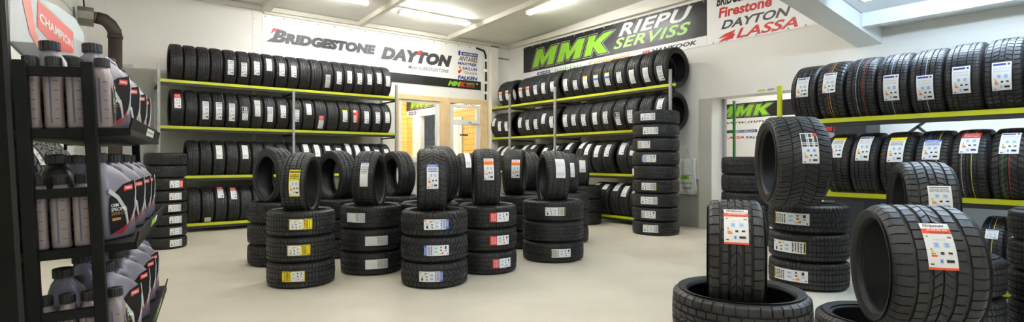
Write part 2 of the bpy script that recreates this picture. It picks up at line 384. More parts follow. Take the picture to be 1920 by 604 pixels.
# corner column with steel bracket at its head
mb = MB(); mb.box(7.55, 7.76, YB - .16, YB, 0, 3.985, BEAMM); struct(mb.build('trim_8'))
mb = MB(); mb.box(7.53, 7.78, YB - .175, YB - .16, 3.95, 3.985, GREYH); mb.box(7.77, 8.18, YB - .05, YB - .02, 3.72, 3.745, GREYH); struct(mb.build('trim_9'))
# lower ceiling on the doorway side with its girders
GY = 2.93; gz = lambda x: 2.72 + (XR - x) * .118
mb = MB(); w = .22; h = .26
def gird(mb, x0, x1, y0, y1, z0, z1, h, m):
    mb.add([(x0, y0, z0), (x1, y0, z1), (x1, y1, z1), (x0, y1, z0), (x0, y0, z0 + h), (x1, y0, z1 + h), (x1, y1, z1 + h), (x0, y1, z0 + h)],
           [(0, 3, 2, 1), (4, 5, 6, 7), (0, 1, 5, 4), (1, 2, 6, 5), (2, 3, 7, 6), (3, 0, 4, 7)], m)
gird(mb, 3.2, XR, GY - .30, GY, gz(3.2), gz(XR), .20, GIRDM); struct(mb.build('trim_10'))
mb = MB(); gird(mb, 7.50, 7.62, -2.9, GY - .302, 2.84, 2.84, .17, GIRDM); struct(mb.build('trim_11'))
mb = MB(); gird(mb, 3.2, XR, -2.9, GY - .05, gz(3.2) + .21, gz(XR) + .21, .08, mat('low_ceiling_paint', srgb(222, 226, 228), .6)); struct(mb.build('ceiling_low'))
k = 15
for px in (203, 476):
    X = on_y(px, YB)[0]; mb = MB(); mb.box(X - .025, X + .025, YB - .008, YB, 0, 3.98, WALLM)
    for i in range(12): mb.box(X - .008, X + .008, YB - .011, YB - .008, .3 + .32 * i, .314 + .32 * i, STEEL)
    struct(mb.build('trim_%d' % k)); k += 1
# ---------------- window and door in the back wall
mb = MB()
PY = YB - .03
mb.box(WX0 - .06, WX1 + .06, PY, YB + .02, 2.53, 2.64, PINE); mb.box(6.20, 6.46, PY, YB + .02, 0, 2.53, PINE)
mb.box(WX1 - .13, WX1 + .06, PY, YB + .02, 0, 2.53, PINE); mb.box(WX0 - .06, WX0 + .02, PY, YB + .02, 1.1, 2.53, PINE)
struct(mb.build('trim_12', bevel=.004))
def glass():
    m = bpy.data.materials.new('window_glass'); m.use_nodes = True; nt = m.node_tree; nt.nodes.clear()
    o = nt.nodes.new('ShaderNodeOutputMaterial'); t = nt.nodes.new('ShaderNodeBsdfTransparent'); g = nt.nodes.new('ShaderNodeBsdfGlossy'); x = nt.nodes.new('ShaderNodeMixShader'); f = nt.nodes.new('ShaderNodeFresnel')
    g.inputs['Roughness'].default_value = .02; t.inputs['Color'].default_value = (.97, .98, .98, 1); f.inputs['IOR'].default_value = 1.45
    nt.links.new(f.outputs[0], x.inputs[0]); nt.links.new(t.outputs[0], x.inputs[1]); nt.links.new(g.outputs[0], x.inputs[2]); nt.links.new(x.outputs[0], o.inputs[0]); return m
GLASS = glass()
win = struct(bpy.data.objects.new('window_1', None)); COL.objects.link(win)
mb = MB()
for b in ((WX0 + .02, WX0 + .09, 1.16, 2.53), (6.11, 6.20, 1.16, 2.53), (WX0 + .09, 6.11, 2.48, 2.53), (WX0 + .09, 6.11, 1.16, 1.25)): mb.box(b[0], b[1], YB + .01, YB + .08, b[2], b[3], UPVC)
struct(mb.build('window_frame', win, bevel=.004))
mb = MB(); mb.box(WX0, 6.22, YB - .09, YB + .01, 1.13, 1.16, UPVC); struct(mb.build('window_sill', win))
mb = MB(); mb.box(WX0 + .09, 6.11, YB + .04, YB + .046, 1.25, 2.48, GLASS); struct(mb.build('pane', win))
door = struct(bpy.data.objects.new('door_1', None)); COL.objects.link(door)
DX0, DX1 = 6.47, 7.33
mb = MB()
for b in ((DX0, DX0 + .10, .02, 2.50), (DX1 - .11, DX1, .02, 2.50), (DX0 + .10, DX1 - .11, 2.44, 2.50), (DX0 + .10, DX1 - .11, 2.02, 2.14), (DX0 + .10, DX1 - .11, .02, .35)): mb.box(b[0], b[1], YB + .0, YB + .07, b[2], b[3], UPVC)
struct(mb.build('door_frame', door, bevel=.004))
mb = MB(); mb.box(DX0 + .10, DX1 - .11, YB + .03, YB + .036, .35, 2.02, GLASS); mb.box(DX0 + .10, DX1 - .11, YB + .03, YB + .036, 2.14, 2.44, GLASS); struct(mb.build('pane', door))
mb = MB(); mb.box(DX1 - .28, DX1 - .05, YB - .05, YB, 2.055, 2.10, UPVC); mb.box(DX1 - .36, DX1 - .28, YB - .04, YB - .02, 2.08, 2.095, STEEL); struct(mb.build('door_closer', door, bevel=.004))
mb = MB(); mb.box(6.76, 6.98, YB + .022, YB + .029, 1.76, 1.80, BLK); put_text(mb, '- - - -', 6.79, 6.95, 1.775, 1.785, UPVC, fn=lambda x, y, z: (x, YB + .021, y)); struct(mb.build('door_plate', door))
mb = MB(); mb.tube([(DX1 - .06, YB, 1.05), (DX1 - .06, YB - .05, 1.05), (DX1 - .18, YB - .05, 1.05)], .01, STEEL, 10); struct(mb.build('door_handle', door))
# ---------------- room beyond the window
def planks():
    m = bpy.data.materials.new('yellow_plank_boards'); m.use_nodes = True; nt = m.node_tree; b = nt.nodes['Principled BSDF']; b.inputs['Roughness'].default_value = .45
    geo = nt.nodes.new('ShaderNodeNewGeometry'); sx = nt.nodes.new('ShaderNodeSeparateXYZ'); nt.links.new(geo.outputs['Position'], sx.inputs[0])
    mu = nt.nodes.new('ShaderNodeMath'); mu.operation = 'MULTIPLY'; mu.inputs[1].default_value = 1 / .16; nt.links.new(sx.outputs['Z'], mu.inputs[0])
    fr = nt.nodes.new('ShaderNodeMath'); fr.operation = 'FRACT'; nt.links.new(mu.outputs[0], fr.inputs[0])
    lt = nt.nodes.new('ShaderNodeMath'); lt.operation = 'LESS_THAN'; lt.inputs[1].default_value = .09; nt.links.new(fr.outputs[0], lt.inputs[0])
    nz = nt.nodes.new('ShaderNodeTexNoise'); nz.inputs['Scale'].default_value = 3; nt.links.new(geo.outputs['Position'], nz.inputs['Vector'])
    cr = nt.nodes.new('ShaderNodeValToRGB'); cr.color_ramp.elements[0].color = srgb(222, 172, 84); cr.color_ramp.elements[1].color = srgb(242, 206, 126); nt.links.new(nz.outputs['Fac'], cr.inputs[0])
    mx = nt.nodes.new('ShaderNodeMix'); mx.data_type = 'RGBA'; nt.links.new(lt.outputs[0], mx.inputs[0]); nt.links.new(cr.outputs[0], mx.inputs[6]); mx.inputs[7].default_value = srgb(176, 130, 66); nt.links.new(mx.outputs[2], b.inputs['Base Color'])
    return m
PLANK = planks(); YF = 16.6
mb = MB(); mb.box(3.0, XR + .4, YF, YF + .1, 0, 3.6, PLANK); struct(mb.build('wall_far'))
ya, yb = on_x(789, XR)[0], on_x(825, XR)[0]      # opening in the far room's side wall
mb = MB(); mb.box(XR, XR + .1, ya, YF, 0, 3.6, PLANK); mb.box(XR, XR + .1, YB + T, yb, 0, 3.6, PLANK); mb.box(XR, XR + .1, yb, ya, 2.62, 3.6, PLANK); struct(mb.build('wall_far_side'))
mb = MB(); mb.box(2.9, 3.0, YB + T, YF, 0, 3.6, WALLM); struct(mb.build('wall_far_opposite'))
mb = MB(); mb.box(2.9, XR + 2.2, YB + T, YF + .1, 3.6, 3.7, WALLM); struct(mb.build('ceiling_far'))
mb = MB(); mb.box(XR - .03, XR + .12, ya - .02, on_x(775, XR)[0], 0, 2.66, UPVC); mb.box(XR - .03, XR, yb - .02, ya, 2.60, 2.70, UPVC); struct(mb.build('trim_13'))
mb = MB(); mb.box(XR + 1.6, XR + 1.7, YB + .2, YF, 0, 3.6, mat('dim_grey_wall', srgb(110, 110, 110), .7)); struct(mb.build('wall_far_store'))
for i, z in enumerate((1.5, 2.5)):
    mb = MB(); mb.box(XR + 1.0, XR + 1.04, yb - 1, ya + 1, z, z + .05, LIME)
    if i == 0:
        rk = empty('storage_rack', (XR + 1.0, yb, 0), 'lime-edged rack deep inside the dark opening beyond the window', 'rack')
        p = MB(); p.box(0, .05, -.95, -.9, 0, 2.7, DKST); p.build('post', rk); p = MB(); p.box(0, .05, 1.2, 1.25, 0, 2.7, DKST); p.build('post', rk)
    o = mb.build('beam', rk, Matrix.Translation((-(XR + 1.0), -yb, 0)))
y1, y0 = on_x(846, XR)[0], on_x(868, XR)[0]
pd = empty('panel_door', (XR - .05, (y0 + y1) / 2, 0), 'white door seen through the glazed door against yellow planks', 'door')
mb = MB(); mb.box(0, .045, (y0 - y1) / 2, (y1 - y0) / 2, .01, 2.42, UPVC); mb.build('door_leaf', pd)
mb = MB(); mb.box(-.015, 0, (y0 - y1) / 2 + .12, (y1 - y0) / 2 - .12, .3, 1.0, UPVC); mb.box(-.015, 0, (y0 - y1) / 2 + .12, (y1 - y0) / 2 - .12, 1.2, 2.25, UPVC); mb.build('raised_panel', pd)
# ---------------- room through the doorway
XD = 11.8
mb = MB(); mb.box(XD, XD + .1, 0, 10, 0, 3.6, WALLM); struct(mb.build('wall_side_room'))
mb = MB(); mb.box(XR + TR, XD, 8.0, 8.1, 0, 3.6, WALLM); struct(mb.build('wall_side_room_end'))
mb = MB(); mb.box(XR + TR, XD, .2, .3, 0, 3.6, WALLM); struct(mb.build('wall_side_room_near'))
mb = MB(); mb.box(XR + TR, XD + .1, .2, 8.1, 3.6, 3.7, WALLM); struct(mb.build('ceiling_side_room'))
# ================================================================== LIGHTS
def tubelight(x, y, z, ax, L, col, st, label, grp='fluorescent ceiling lights', nm='ceiling_light'):
    M = Matrix.Translation((x, y, z)) @ Matrix.Rotation(0 if ax == 'x' else PI / 2, 4, 'Z')
    e = empty(nm, M, label, 'ceiling light', grp)
    em = mat('tube_glow_%s_%g' % (str(col[:3]), st), (1, 1, 1, 1), .4, emit=(col, st))
    mb = MB(); mb.box(-L / 2, L / 2, -.052, .052, .048, .085, UPVC); mb.build('housing', e, bevel=.01)
    for s in (-.035, .035):
        mb = MB(); mb.tube([(-L / 2 + .03, s, .025), (L / 2 - .03, s, .025)], .019, em, 12); mb.build('tube', e)
    for s in (-L / 2, L / 2 - .03):
        mb = MB(); mb.box(s, s + .03, -.06, .06, 0, .05, UPVC); mb.build('end_cap', e)
WARM = (1.0, .955, .87, 1); COOL = (.64, .81, 1.0, 1); NEU = (1, .985, .95, 1)
ST = 28
def hz(y): return CEZ(y) - .12
tubelight(3.05, 9.33, hz(9.33) - .01, 'x', 1.6, NEU, ST, 'bright tube light on the ceiling at the frame edge, nearest the flue pipe')
tubelight(5.30, 9.46, hz(9.46) - .01, 'x', 1.6, NEU, ST, 'bright tube light on the ceiling above the long white wall banner')
tubelight(6.72, 7.45, hz(7.45) - .01, 'y', 1.6, NEU, ST, 'bright tube light on the ceiling beside the black wall banner')
tubelight(6.38, 1.45, 2.86, 'y', 1.6, COOL, ST * 1.5, 'bright cool tube light under the lower ceiling near the doorway')
for x, y, ax in ((1.2, 6.0, 'x'), (3.6, 6.2, 'x'), (5.3, 4.6, 'y'), (1.0, 2.6, 'x'), (2.6, 1.0, 'x'), (1.5, -1.5, 'x')):  # unseen fittings above the frame, added as fill light
    tubelight(x, y, hz(y) - .01, ax, 1.6, NEU, ST * .8, 'unseen fill tube light added on the ceiling above the frame', 'added fill lights above the picture')
tubelight(5.4, .2, gz(5.4) + .08, 'y', 1.6, COOL, ST * 1.3, 'unseen fill tube light added under the lower ceiling above the frame', 'added fill lights above the picture')  # one more unseen tube, cool, added for fill
tubelight(5.6, 13.4, 3.48, 'x', 1.6, WARM, ST * 2.2, 'tube light on the ceiling of the room beyond the window', 'far room lights')
tubelight(7.0, 15.0, 3.48, 'x', 1.6, WARM, ST * 2.2, 'tube light on the ceiling of the room beyond the window', 'far room lights')
tubelight(10.0, 4.6, 3.48, 'y', 1.6, NEU, ST * 2, 'tube light on the ceiling of the room through the doorway')
w = bpy.data.worlds.new('world'); sc.world = w; w.use_nodes = True; w.node_tree.nodes['Background'].inputs[0].default_value = (.8, .85, .9, 1); w.node_tree.nodes['Background'].inputs[1].default_value = .05
# ================================================================== BANNERS
VIN = mat('banner_white_vinyl', srgb(240, 240, 238), .35); VBK = mat('banner_black_vinyl', (.012, .012, .013, 1), .3, noise=(2, .2))
LIMEV = mat('print_lime', srgb(140, 200, 50), .4); GRYV = mat('print_charcoal', srgb(62, 62, 66), .4); REDV = mat('print_red', srgb(205, 44, 40), .4)
WHV = mat('print_white', srgb(236, 238, 236), .4); NAVY = mat('print_navy', srgb(38, 52, 140), .4); ORNV = mat('print_orange', srgb(236, 160, 60), .4); GRNV = mat('print_green', srgb(90, 180, 70), .4)
BRNV = mat('print_brown', srgb(120, 80, 70), .4); LTG = mat('print_light_green', srgb(170, 222, 120), .4)
def sheet(e, x0, x1, y0, y1, m, z0=0.0, z1=.004, name='sheet', grom=True):
    mb = MB(); mb.box(x0, x1, y0, y1, z0, z1, m); mb.build(name, e)
def eyelets(e, x0, x1, ys, z, n):
    mb = MB()
    for y in ys:
        for i in range(n):
            x = x0 + (x1 - x0) * i / (n - 1); mb.loft([[(x + r * math.cos(t), y + r * math.sin(t), zz_) for t in [k * PI / 4 for k in range(8)]] for r, zz_ in ((.016, z), (.012, z + .004))], STEEL)
    mb.build('eyelet_trim', e)
# --- long white banner on the back wall
MBK = lambda x, z, o=.006: frame((1, 0, 0), (0, 0, 1), (0, -1, 0), (x, YB - o, z))
def bx(px, py): X, d = on_y(px, YB); return X, zz(py, d)
bl = empty('wall_banner', MBK(2.38, 2.88), 'long white tire banner with grey lettering on the back wall', 'banner', 'advertising banners')
ox, oz = 2.38, 2.88
sheet(bl, 0, 7.40 - ox, 0, 3.93 - oz, VIN); sheet(bl, 5.06 - ox - 1.6, 7.34 - ox, .005, .215, VBK, .004, .006, 'black_strip')
eyelets(bl, .05, 4.97, (1.02,), .004, 16)
mb = MB(); Z = .0055
x0, x1 = 2.455 - ox, 4.63 - ox
# tall first letter with its red wedge
put_text(mb, 'B', x0 + .07, x0 + .36, .545, .80, GRYV, Z, shear=.32, off=.06)
quad(mb, [(x0 + .06, .70), (x0 + .05 + .06, .815), (x0 + .235, .815)], REDV, Z + .001); quad(mb, [(x0 - .02, .545), (x0 + .18, .69), (x0 + .17, .545)], GRYV, Z + .0005)
put_text(mb, 'RIDGESTONE', x0 + .32, x1, .545, .755, GRYV, Z, shear=.2, off=.085, space=1.06)
mb.build('lettering', bl)
mb = MB(); d0, d1 = 4.74 - ox, 6.52 - ox
put_text(mb, 'DAYTON', d0, d1, .475, .755, GRYV, Z, shear=.28, off=.08, space=1.1)
quad(mb, [(d0 + .86, .70), (d0 + .93, .775), (d0 + 1.02, .775), (d0 + .93, .66)], REDV, Z + .001)
mb.build('lettering', bl)
mb = MB(); a0 = bx(765, 122)[0] - ox; a1 = bx(841, 133)[0] - ox
put_text(mb, 'Made by BRIDGESTONE', a0, a1, .315, .415, GRYV, Z, shear=.25, off=.008); mb.build('lettering', bl)
L0, L1 = bx(858, 100)[0] - ox, bx(894, 100)[0] - ox; Lw = L1 - L0
mb = MB(); rows = [(.80, .885), (.665, .785), (.57, .64), (.46, .535), (.355, .43), (.225, .315)]
y0, y1 = rows[0]; quad(mb, [(L0 + .10, y0), (L1 + .02, y0), (L1 + .02, y1), (L0 + .10, y1)], NAVY, Z); put_text(mb, 'MICHELIN', L0 + .14, L1, y0 + .02, y1 - .02, WHV, Z + .001, shear=.2, off=.02)
quad(mb, [(L0 + .02, y0 - .01), (L0 + .06, y0 - .01), (L0 + .08, y1 - .02), (L0 + .05, y1 + .03), (L0 + .01, y1)], NAVY, Z)
mb.build('brand_name', bl); mb = MB()
y0, y1 = rows[1]; put_text(mb, 'ANTARES', L0 + .02, L1 + .02, y0, y1, BRNV, Z, shear=.3, off=.03)
mb.build('brand_name', bl); mb = MB()
y0, y1 = rows[2]; put_text(mb, 'MAXTREK', L0, L1, y0, y1, NAVY, Z, shear=.2, off=.04)
mb.build('brand_name', bl); mb = MB()
y0, y1 = rows[3]; put_text(mb, 'SAILUN', L0 + .13, L1, y0, y1, NAVY, Z, shear=.15, off=.04, space=1.15)
quad(mb, [(L0 + .01, y1), (L0 + .08, y1 + .01), (L0 + .10, y0), (L0 + .06, y0 - .02)], ORNV, Z)
mb.build('brand_name', bl); mb = MB()
y0, y1 = rows[4]; put_text(mb, 'YOKOHAMA', L0 + .15, L1, y0, y1, BRNV, Z, off=.0)
quad(mb, [(L0, y1), (L0 + .12, y1 + .02), (L0 + .06, y0 + .01), (L0 + .02, y0)], REDV, Z)
mb.build('brand_name', bl); mb = MB()
y0, y1 = rows[5]; put_text(mb, 'FALKEN', L0, L1 + .01, y0, y1, NAVY, Z, shear=.15, off=.05)
mb.build('brand_name', bl)
mb = MB(); s0, s1 = bx(839, 160)[0] - ox, bx(898, 160)[0] - ox; Z2 = .008; sw_ = s1 - s0
put_text(mb, 'MM', s0, s0 + sw_ * .42, .045, .165, LIMEV, Z2, shear=.35, off=.06); put_text(mb, 'K', s0 + sw_ * .38, s0 + sw_ * .58, .045, .165, REDV, Z2, shear=.35, off=.06)
put_text(mb, 'RIEPU', s0 + sw_ * .58, s0 + sw_ * .86, .115, .160, LIMEV, Z2, shear=.35, off=.03); put_text(mb, 'SERVISS', s0 + sw_ * .56, s0 + sw_ * .86, .05, .10, REDV, Z2, shear=.35, off=.03)
mb.build('shop_logo', bl); mb = MB()
mb.loft([[(s1 - .06 + r * math.cos(t), .15 + r * math.sin(t), z) for t in [k * PI / 5 for k in range(10)]] for r, z in ((.025, Z2 - .002), (.022, Z2))], LTG); mb.build('round_mark', bl)
# --- black shop banner and white strip on the right wall
MRW = lambda y, z, o=.006: frame((0, -1, 0), (0, 0, 1), (-1, 0, 0), (XR - o, y, z))
def rx(px, py): Y, d = on_x(px, XR); return Y, zz(py, d)
BY0, BY1 = 10.23, 5.215
br = empty('wall_banner', MRW(BY0, 3.31), 'big black banner with lime and white lettering above the tire rack', 'banner', 'advertising banners')
U = lambda px: BY0 - on_x(px, XR)[0]
sheet(br, 0, BY0 - BY1, 0, .62, VBK); eyelets(br, .06, BY0 - BY1 - .06, (.595,), .004, 18)
GLY = {'M': (1.12, [(0, 0), (.03, 1), (.33, 1), (.47, .50), (.70, 1), (1, 1), (.97, 0), (.68, 0), (.71, .52), (.49, .06), (.41, .06), (.28, .52), (.27, 0)]),
       'K': (1.0, [(0, 0), (0, 1), (.31, 1), (.31, .64), (.64, 1), (1.04, 1), (.60, .53), (1.0, 0), (.62, 0), (.31, .42), (.31, 0)])}
def grow_poly(p, d):
    """push an outline (clockwise) outwards by d with limited mitres"""
    out = []; k = len(p)
    for i in range(k):
        a, b_, c = Vector(p[i - 1]), Vector(p[i]), Vector(p[(i + 1) % k]); e1 = (b_ - a).normalized(); e2 = (c - b_).normalized()
        n1 = Vector((-e1.y, e1.x)); n2 = Vector((-e2.y, e2.x)); m = n1 + n2; l = m.length
        m = m / l if l > 1e-4 else n1; s = min(1 / max(m.dot(n1), .3), 1.9); out.append(tuple(b_ + m * d * s))
    return out
def mmk(e, x0, x1, y0, y1, z):
    h = y1 - y0; sh = .36 * h; gap = .16; tot = 1.12 * 2 + 1.04 + 2 * gap; u = (x1 - x0 - sh) / tot
    mb = MB(); x = x0
    for ch in 'MMK':
        w, g = GLY[ch]; pts = [(x + q_[0] * w * u + q_[1] * sh, y0 + q_[1] * h) for q_ in g]
        for m, d, dz in ((WHV, .078, 0), (VBK, .062, .0012), (LIMEV, .0, .0024)):
            pp = grow_poly(pts, d * h) if d else pts; mb.add([(px_, py_, z + dz) for px_, py_ in pp], [tuple(reversed(range(len(pp))))], m)
        x += (w + gap) * u
    mb.build('shop_logo', e)
mmk(br, U(999), U(1152), .08, .49, .0055)
mb = MB()
for m, off, dz in ((GRYV, .07, 0), (WHV, .03, .0012)):
    put_text(mb, 'RIEPU', U(1160), U(1299), .335, .575, m, .0055 + dz, shear=.35, off=off, space=1.1, grow=off - .03)
mb.build('lettering', br)
mb = MB()
for m, off, dz in ((GRYV, .06, 0), (LTG, .025, .0012)):
    put_text(mb, 'SERVISS', U(1151), U(1296), .10, .31, m, .0055 + dz, shear=.35, off=off, space=1.1, grow=off - .025)
mb.build('lettering', br)
bs = empty('wall_banner', MRW(BY0, 3.14), 'narrow white banner strip with tire brand logos under the black banner', 'banner', 'advertising banners')
sheet(bs, 0, U(1326), 0, .168, VIN)
mb = MB()
quad(mb, [(U(1008), .055), (U(1032), .055), (U(1032), .12), (U(1008), .12)], NAVY, Z); put_text(mb, 'MICHELIN', U(1010), U(1031), .07, .105, WHV, Z + .001, shear=.2, off=.02)
mb.build('brand_name', bs); mb = MB(); put_text(mb, 'nokian', U(1041), U(1090), .045, .135, GRNV, Z, off=.0, space=1.1)
mb.build('brand_name', bs); mb = MB(); put_text(mb, 'Continental', U(1104), U(1180), .035, .14, ORNV, Z, off=.03)
mb.build('brand_name', bs); mb = MB(); put_text(mb, 'HANKOOK', U(1222), U(1308), .05, .125, VBK, Z, shear=.25, off=.04, space=1.05)
u = U(1203); 
for k in range(3): quad(mb, [(u + k * .06, .05), (u + .05 + k * .06, .05), (u + .10 + k * .06, .12), (u + .05 + k * .06, .12)], REDV, Z)
mb.build('brand_name', bs)
bw = empty('wall_banner', MRW(BY1, 3.14), 'white banner with stacked black and red brand names beside the white girder', 'banner', 'advertising banners')
W0 = lambda px: BY1 - on_x(px, XR)[0]
sheet(bw, .005, W0(1560), 0, .90, VIN); eyelets(bw, .12, W0(1545), (.02,), .004, 8)
def band(px, ya, yb_):  # heights at column px
    d = on_x(px, XR)[1]; return zz(ya, d) - 3.14, zz(yb_, d) - 3.14
mb = MB()
t, b = band(1400, 3, 23); put_text(mb, 'Firestone', W0(1348), W0(1448), b, t, REDV, Z, shear=.12, off=.035)
mb.build('brand_name', bw); mb = MB()
t, b = band(1415, 26, 43); put_text(mb, 'DAYTON', W0(1353), W0(1484), b, t, GRYV, Z, shear=.3, off=.03)
mb.build('brand_name', bw); mb = MB()
t, b = band(1440, 42, 61); put_text(mb, 'LASSA', W0(1381), W0(1497), b, t, REDV, Z, shear=.3, off=.025)
u0, u1 = W0(1347), W0(1380)
for k in range(2): yq = b + k * .06 - .01; quad(mb, [(u0, yq), (u1 - .05, yq + .02), (u1, yq + .10), (u0 + .12, yq + .06)], REDV, Z)
mb.build('brand_name', bw); mb = MB()
t, b = band(1385, -16, 3); put_text(mb, 'BRIDGESTONE', W0(1344), W0(1440), b, t, VBK, Z, shear=.25, off=.04)
mb.build('brand_name', bw)
# little sign over the doorway
sg = empty('door_sign', MRW(on_x(1418, XR)[0], 2.245), 'small lime and grey strip sign just above the doorway lintel', 'sign')
wd = on_x(1418, XR)[0] - on_x(1455, XR)[0]
mb = MB(); mb.box(0, wd, 0, .05, 0, .004, WHV); mb.build('sheet', sg); mb = MB(); put_text(mb, 'MMK', .02, wd * .55, .008, .042, LIMEV, .005, shear=.3, off=.05); put_text(mb, 'RIEPU', wd * .58, wd * .97, .01, .04, VBK, .005, shear=.3, off=.03); mb.build('lettering', sg)
# --- banners of the far room and the side room
fy = on_x(762, XR)[0]
bf = empty('wall_banner', MRW(fy, 2.83), 'black and lime banner in the plank-walled room, seen through the window', 'banner', 'advertising banners')
sheet(bf, 0, fy - 11.4, 0, .72, VBK)
mmk(bf, .35, 2.3, .08, .6, .0055)
mb = MB(); put_text(mb, 'SERVISS', 2.45, 4.5, .12, .34, LTG, .0055, shear=.35, off=.02); mb.build('lettering', bf); mb = MB(); put_text(mb, 'RIEPU', 2.55, 4.5, .38, .6, WHV, .0055, shear=.35, off=.02); mb.build('lettering', bf)
bg = empty('wall_banner', MRW(fy, 2.64), 'white brand-logo strip in the plank-walled room, seen through the window', 'banner', 'advertising banners')
sheet(bg, 0, fy - 11.4, 0, .185, VIN)
mb = MB(); quad(mb, [(.2, .04), (.75, .04), (.75, .15), (.2, .15)], NAVY, Z); put_text(mb, 'MICHELIN', .27, .7, .065, .125, WHV, Z + .001, off=.02); mb.build('brand_name', bg); mb = MB(); put_text(mb, 'nokian', 1.0, 1.7, .05, .14, GRNV, Z); mb.build('brand_name', bg); mb = MB(); put_text(mb, 'Continental', 2.0, 3.0, .04, .15, ORNV, Z, off=.03); mb.build('brand_name', bg); mb = MB(); put_text(mb, 'HANKOOK', 3.3, 4.4, .05, .14, VBK, Z, off=.04); mb.build('brand_name', bg)
MSD = lambda y, z, o=.006: frame((0, -1, 0), (0, 0, 1), (-1, 0, 0), (XD - o, y, z))
sy = on_x(1339, XD)[0]
bd = empty('wall_banner', MSD(sy, 1.25), 'tall shop banner seen through the doorway, lime letters over a web address', 'banner', 'advertising banners')
S = lambda px: sy - on_x(px, XD)[0]
hd = lambda px, py: zz(py, on_x(px, XD)[1]) - 1.25
sheet(bd, -.3, 3.6, 0, 1.75, VIN); sheet(bd, -.3, 3.6, hd(1400, 221), hd(1400, 193), VBK, .004, .006, 'black_strip')
mmk(bd, S(1344), S(1450), hd(1400, 217.5), hd(1400, 197), .0075)
mb = MB(); put_text(mb, 'www.mmkriepuserviss.lv', S(1358), S(1358) + 2.55, hd(1390, 233.5), hd(1390, 226), GRYV, Z, shear=.3, off=.01)
mb.build('web_address', bd); mb = MB(); put_text(mb, 'DAYTON', S(1336), S(1366), hd(1355, 249.5), hd(1355, 245), VBK, Z, shear=.2, off=.03)
mb.build('brand_name', bd); mb = MB(); quad(mb, [(S(1372), hd(1390, 249)), (S(1420), hd(1390, 249)), (S(1420), hd(1390, 244)), (S(1372), hd(1390, 244))], NAVY, Z); put_text(mb, 'MICHELIN', S(1376), S(1416), hd(1390, 248), hd(1390, 245), WHV, Z + .001, off=.02)
mb.build('brand_name', bd); mb = MB(); put_text(mb, 'LASSA', S(1360), S(1396), hd(1378, 260.5), hd(1378, 255.5), REDV, Z, shear=.25, off=.03); mb.build('brand_name', bd); mb = MB(); put_text(mb, 'FALKEN', S(1400), S(1440), hd(1410, 260), hd(1410, 255), NAVY, Z, off=.03)
mb.build('brand_name', bd)
# dark poster with red emblem behind the right-hand rack
pz = lambda py: zz(py, on_x(1570, XR)[1])
po = empty('wall_poster', MRW(on_x(1536, XR)[0], pz(262)), 'black poster with red emblem on the wall behind the tire shelf', 'poster')
pw = on_x(1536, XR)[0] - on_x(1596, XR)[0]; ph = pz(222) - pz(262)
sheet(po, 0, pw, 0, ph, VBK)
mb = MB(); x = lambda px: on_x(1536, XR)[0] - on_x(px, XR)[0]; y = lambda py: pz(py) - pz(262)
quad(mb, [(x(1545), y(243)), (x(1560), y(246)), (x(1562), y(229)), (x(1550), y(229))], REDV, Z); quad(mb, [(x(1563), y(246.5)), (x(1578), y(249)), (x(1577), y(236)), (x(1574), y(229)), (x(1565), y(229))], REDV, Z)
quad(mb, [(x(1541), y(245)), (x(1579), y(251)), (x(1579), y(258)), (x(1545), y(258))], mat('print_silver', srgb(170, 170, 172), .4), Z)
mb.build('emblem', po)
# tall dark column behind the rack
dk = empty('tire_machine_column', (XR - .42, on_x(1606, XR - .3)[0], 0), 'tall dark steel machine column against the wall behind the tire shelf', 'machine')
mb = MB(); mb.box(-.15, .35, -.20, .17, .16, 1.72, mat('machine_paint', srgb(34, 37, 44), .45)); mb.build('column', dk, bevel=.02)
mb = MB(); mb.box(-.3, .40, -.3, .3, 0, .16, DKST); mb.build('base', dk, bevel=.01)
mb = MB(); mb.bar((0, -.1, 1.67), (0, -.88, 1.67), .04, .035, DKST); mb.bar((0, -.80, 1.66), (0, -.56, 1.47), .03, .03, DKST); mb.bar((0, -.70, 1.58), (0, -.80, 1.48), .03, .03, DKST); mb.build('arm', dk)
# flue pipe
fx, fyy = .137, 9.9
fp = empty('flue_pipe', (fx, fyy, 0), 'dark brown flue pipe bending into a square metal wall sleeve', 'pipe')
FLU = mat('flue_brown', srgb(62, 52, 46), .5, noise=(6, .15)); GALV = mat('galvanised', srgb(128, 130, 120), .4, metal=.5, noise=(5, .2))
mb = MB(); r = .088
mb.tube([(0, 0, .0), (0, 0, 3.02)], r, FLU, 20); mb.build('riser', fp)
mb = MB(); mb.tube([(0, 0, 3.00), (-.01, 0, 3.10), (-.06, 0, 3.19), (-.13, 0, 3.25), (-.22, 0, 3.265)], r * 1.02, FLU, 20); mb.tube([(0, 0, 2.99), (0, 0, 3.03)], r * 1.1, FLU, 20); mb.build('elbow', fp)
mb = MB(); mb.tube([(-.20, 0, 3.265), (-.26, 0, 3.265)], r * .95, mat('brass_collar', srgb(130, 104, 60), .4, metal=.5), 20); mb.build('collar', fp)
mb = MB(); mb.loft([[(x_, .14 * math.cos(t), 3.26 + .14 * math.sin(t)) for t in [PI / 8 + k * PI / 4 for k in range(8)]] for x_ in (-.25, -.435)], GALV, smooth=False); mb.build('wall_sleeve', fp)
mb = MB(); mb.tube([(-.36, .02, 3.38), (-.37, .03, 3.55), (-.41, .0, 3.7), (-.42, .0, 3.99)], .010, BLK, 8); mb.build('cable', fp)
mb = MB(); mb.bar((.05, .05, 2.60), (.22, .05, 2.62), .03, .03, STEEL); mb.build('bracket', fp)
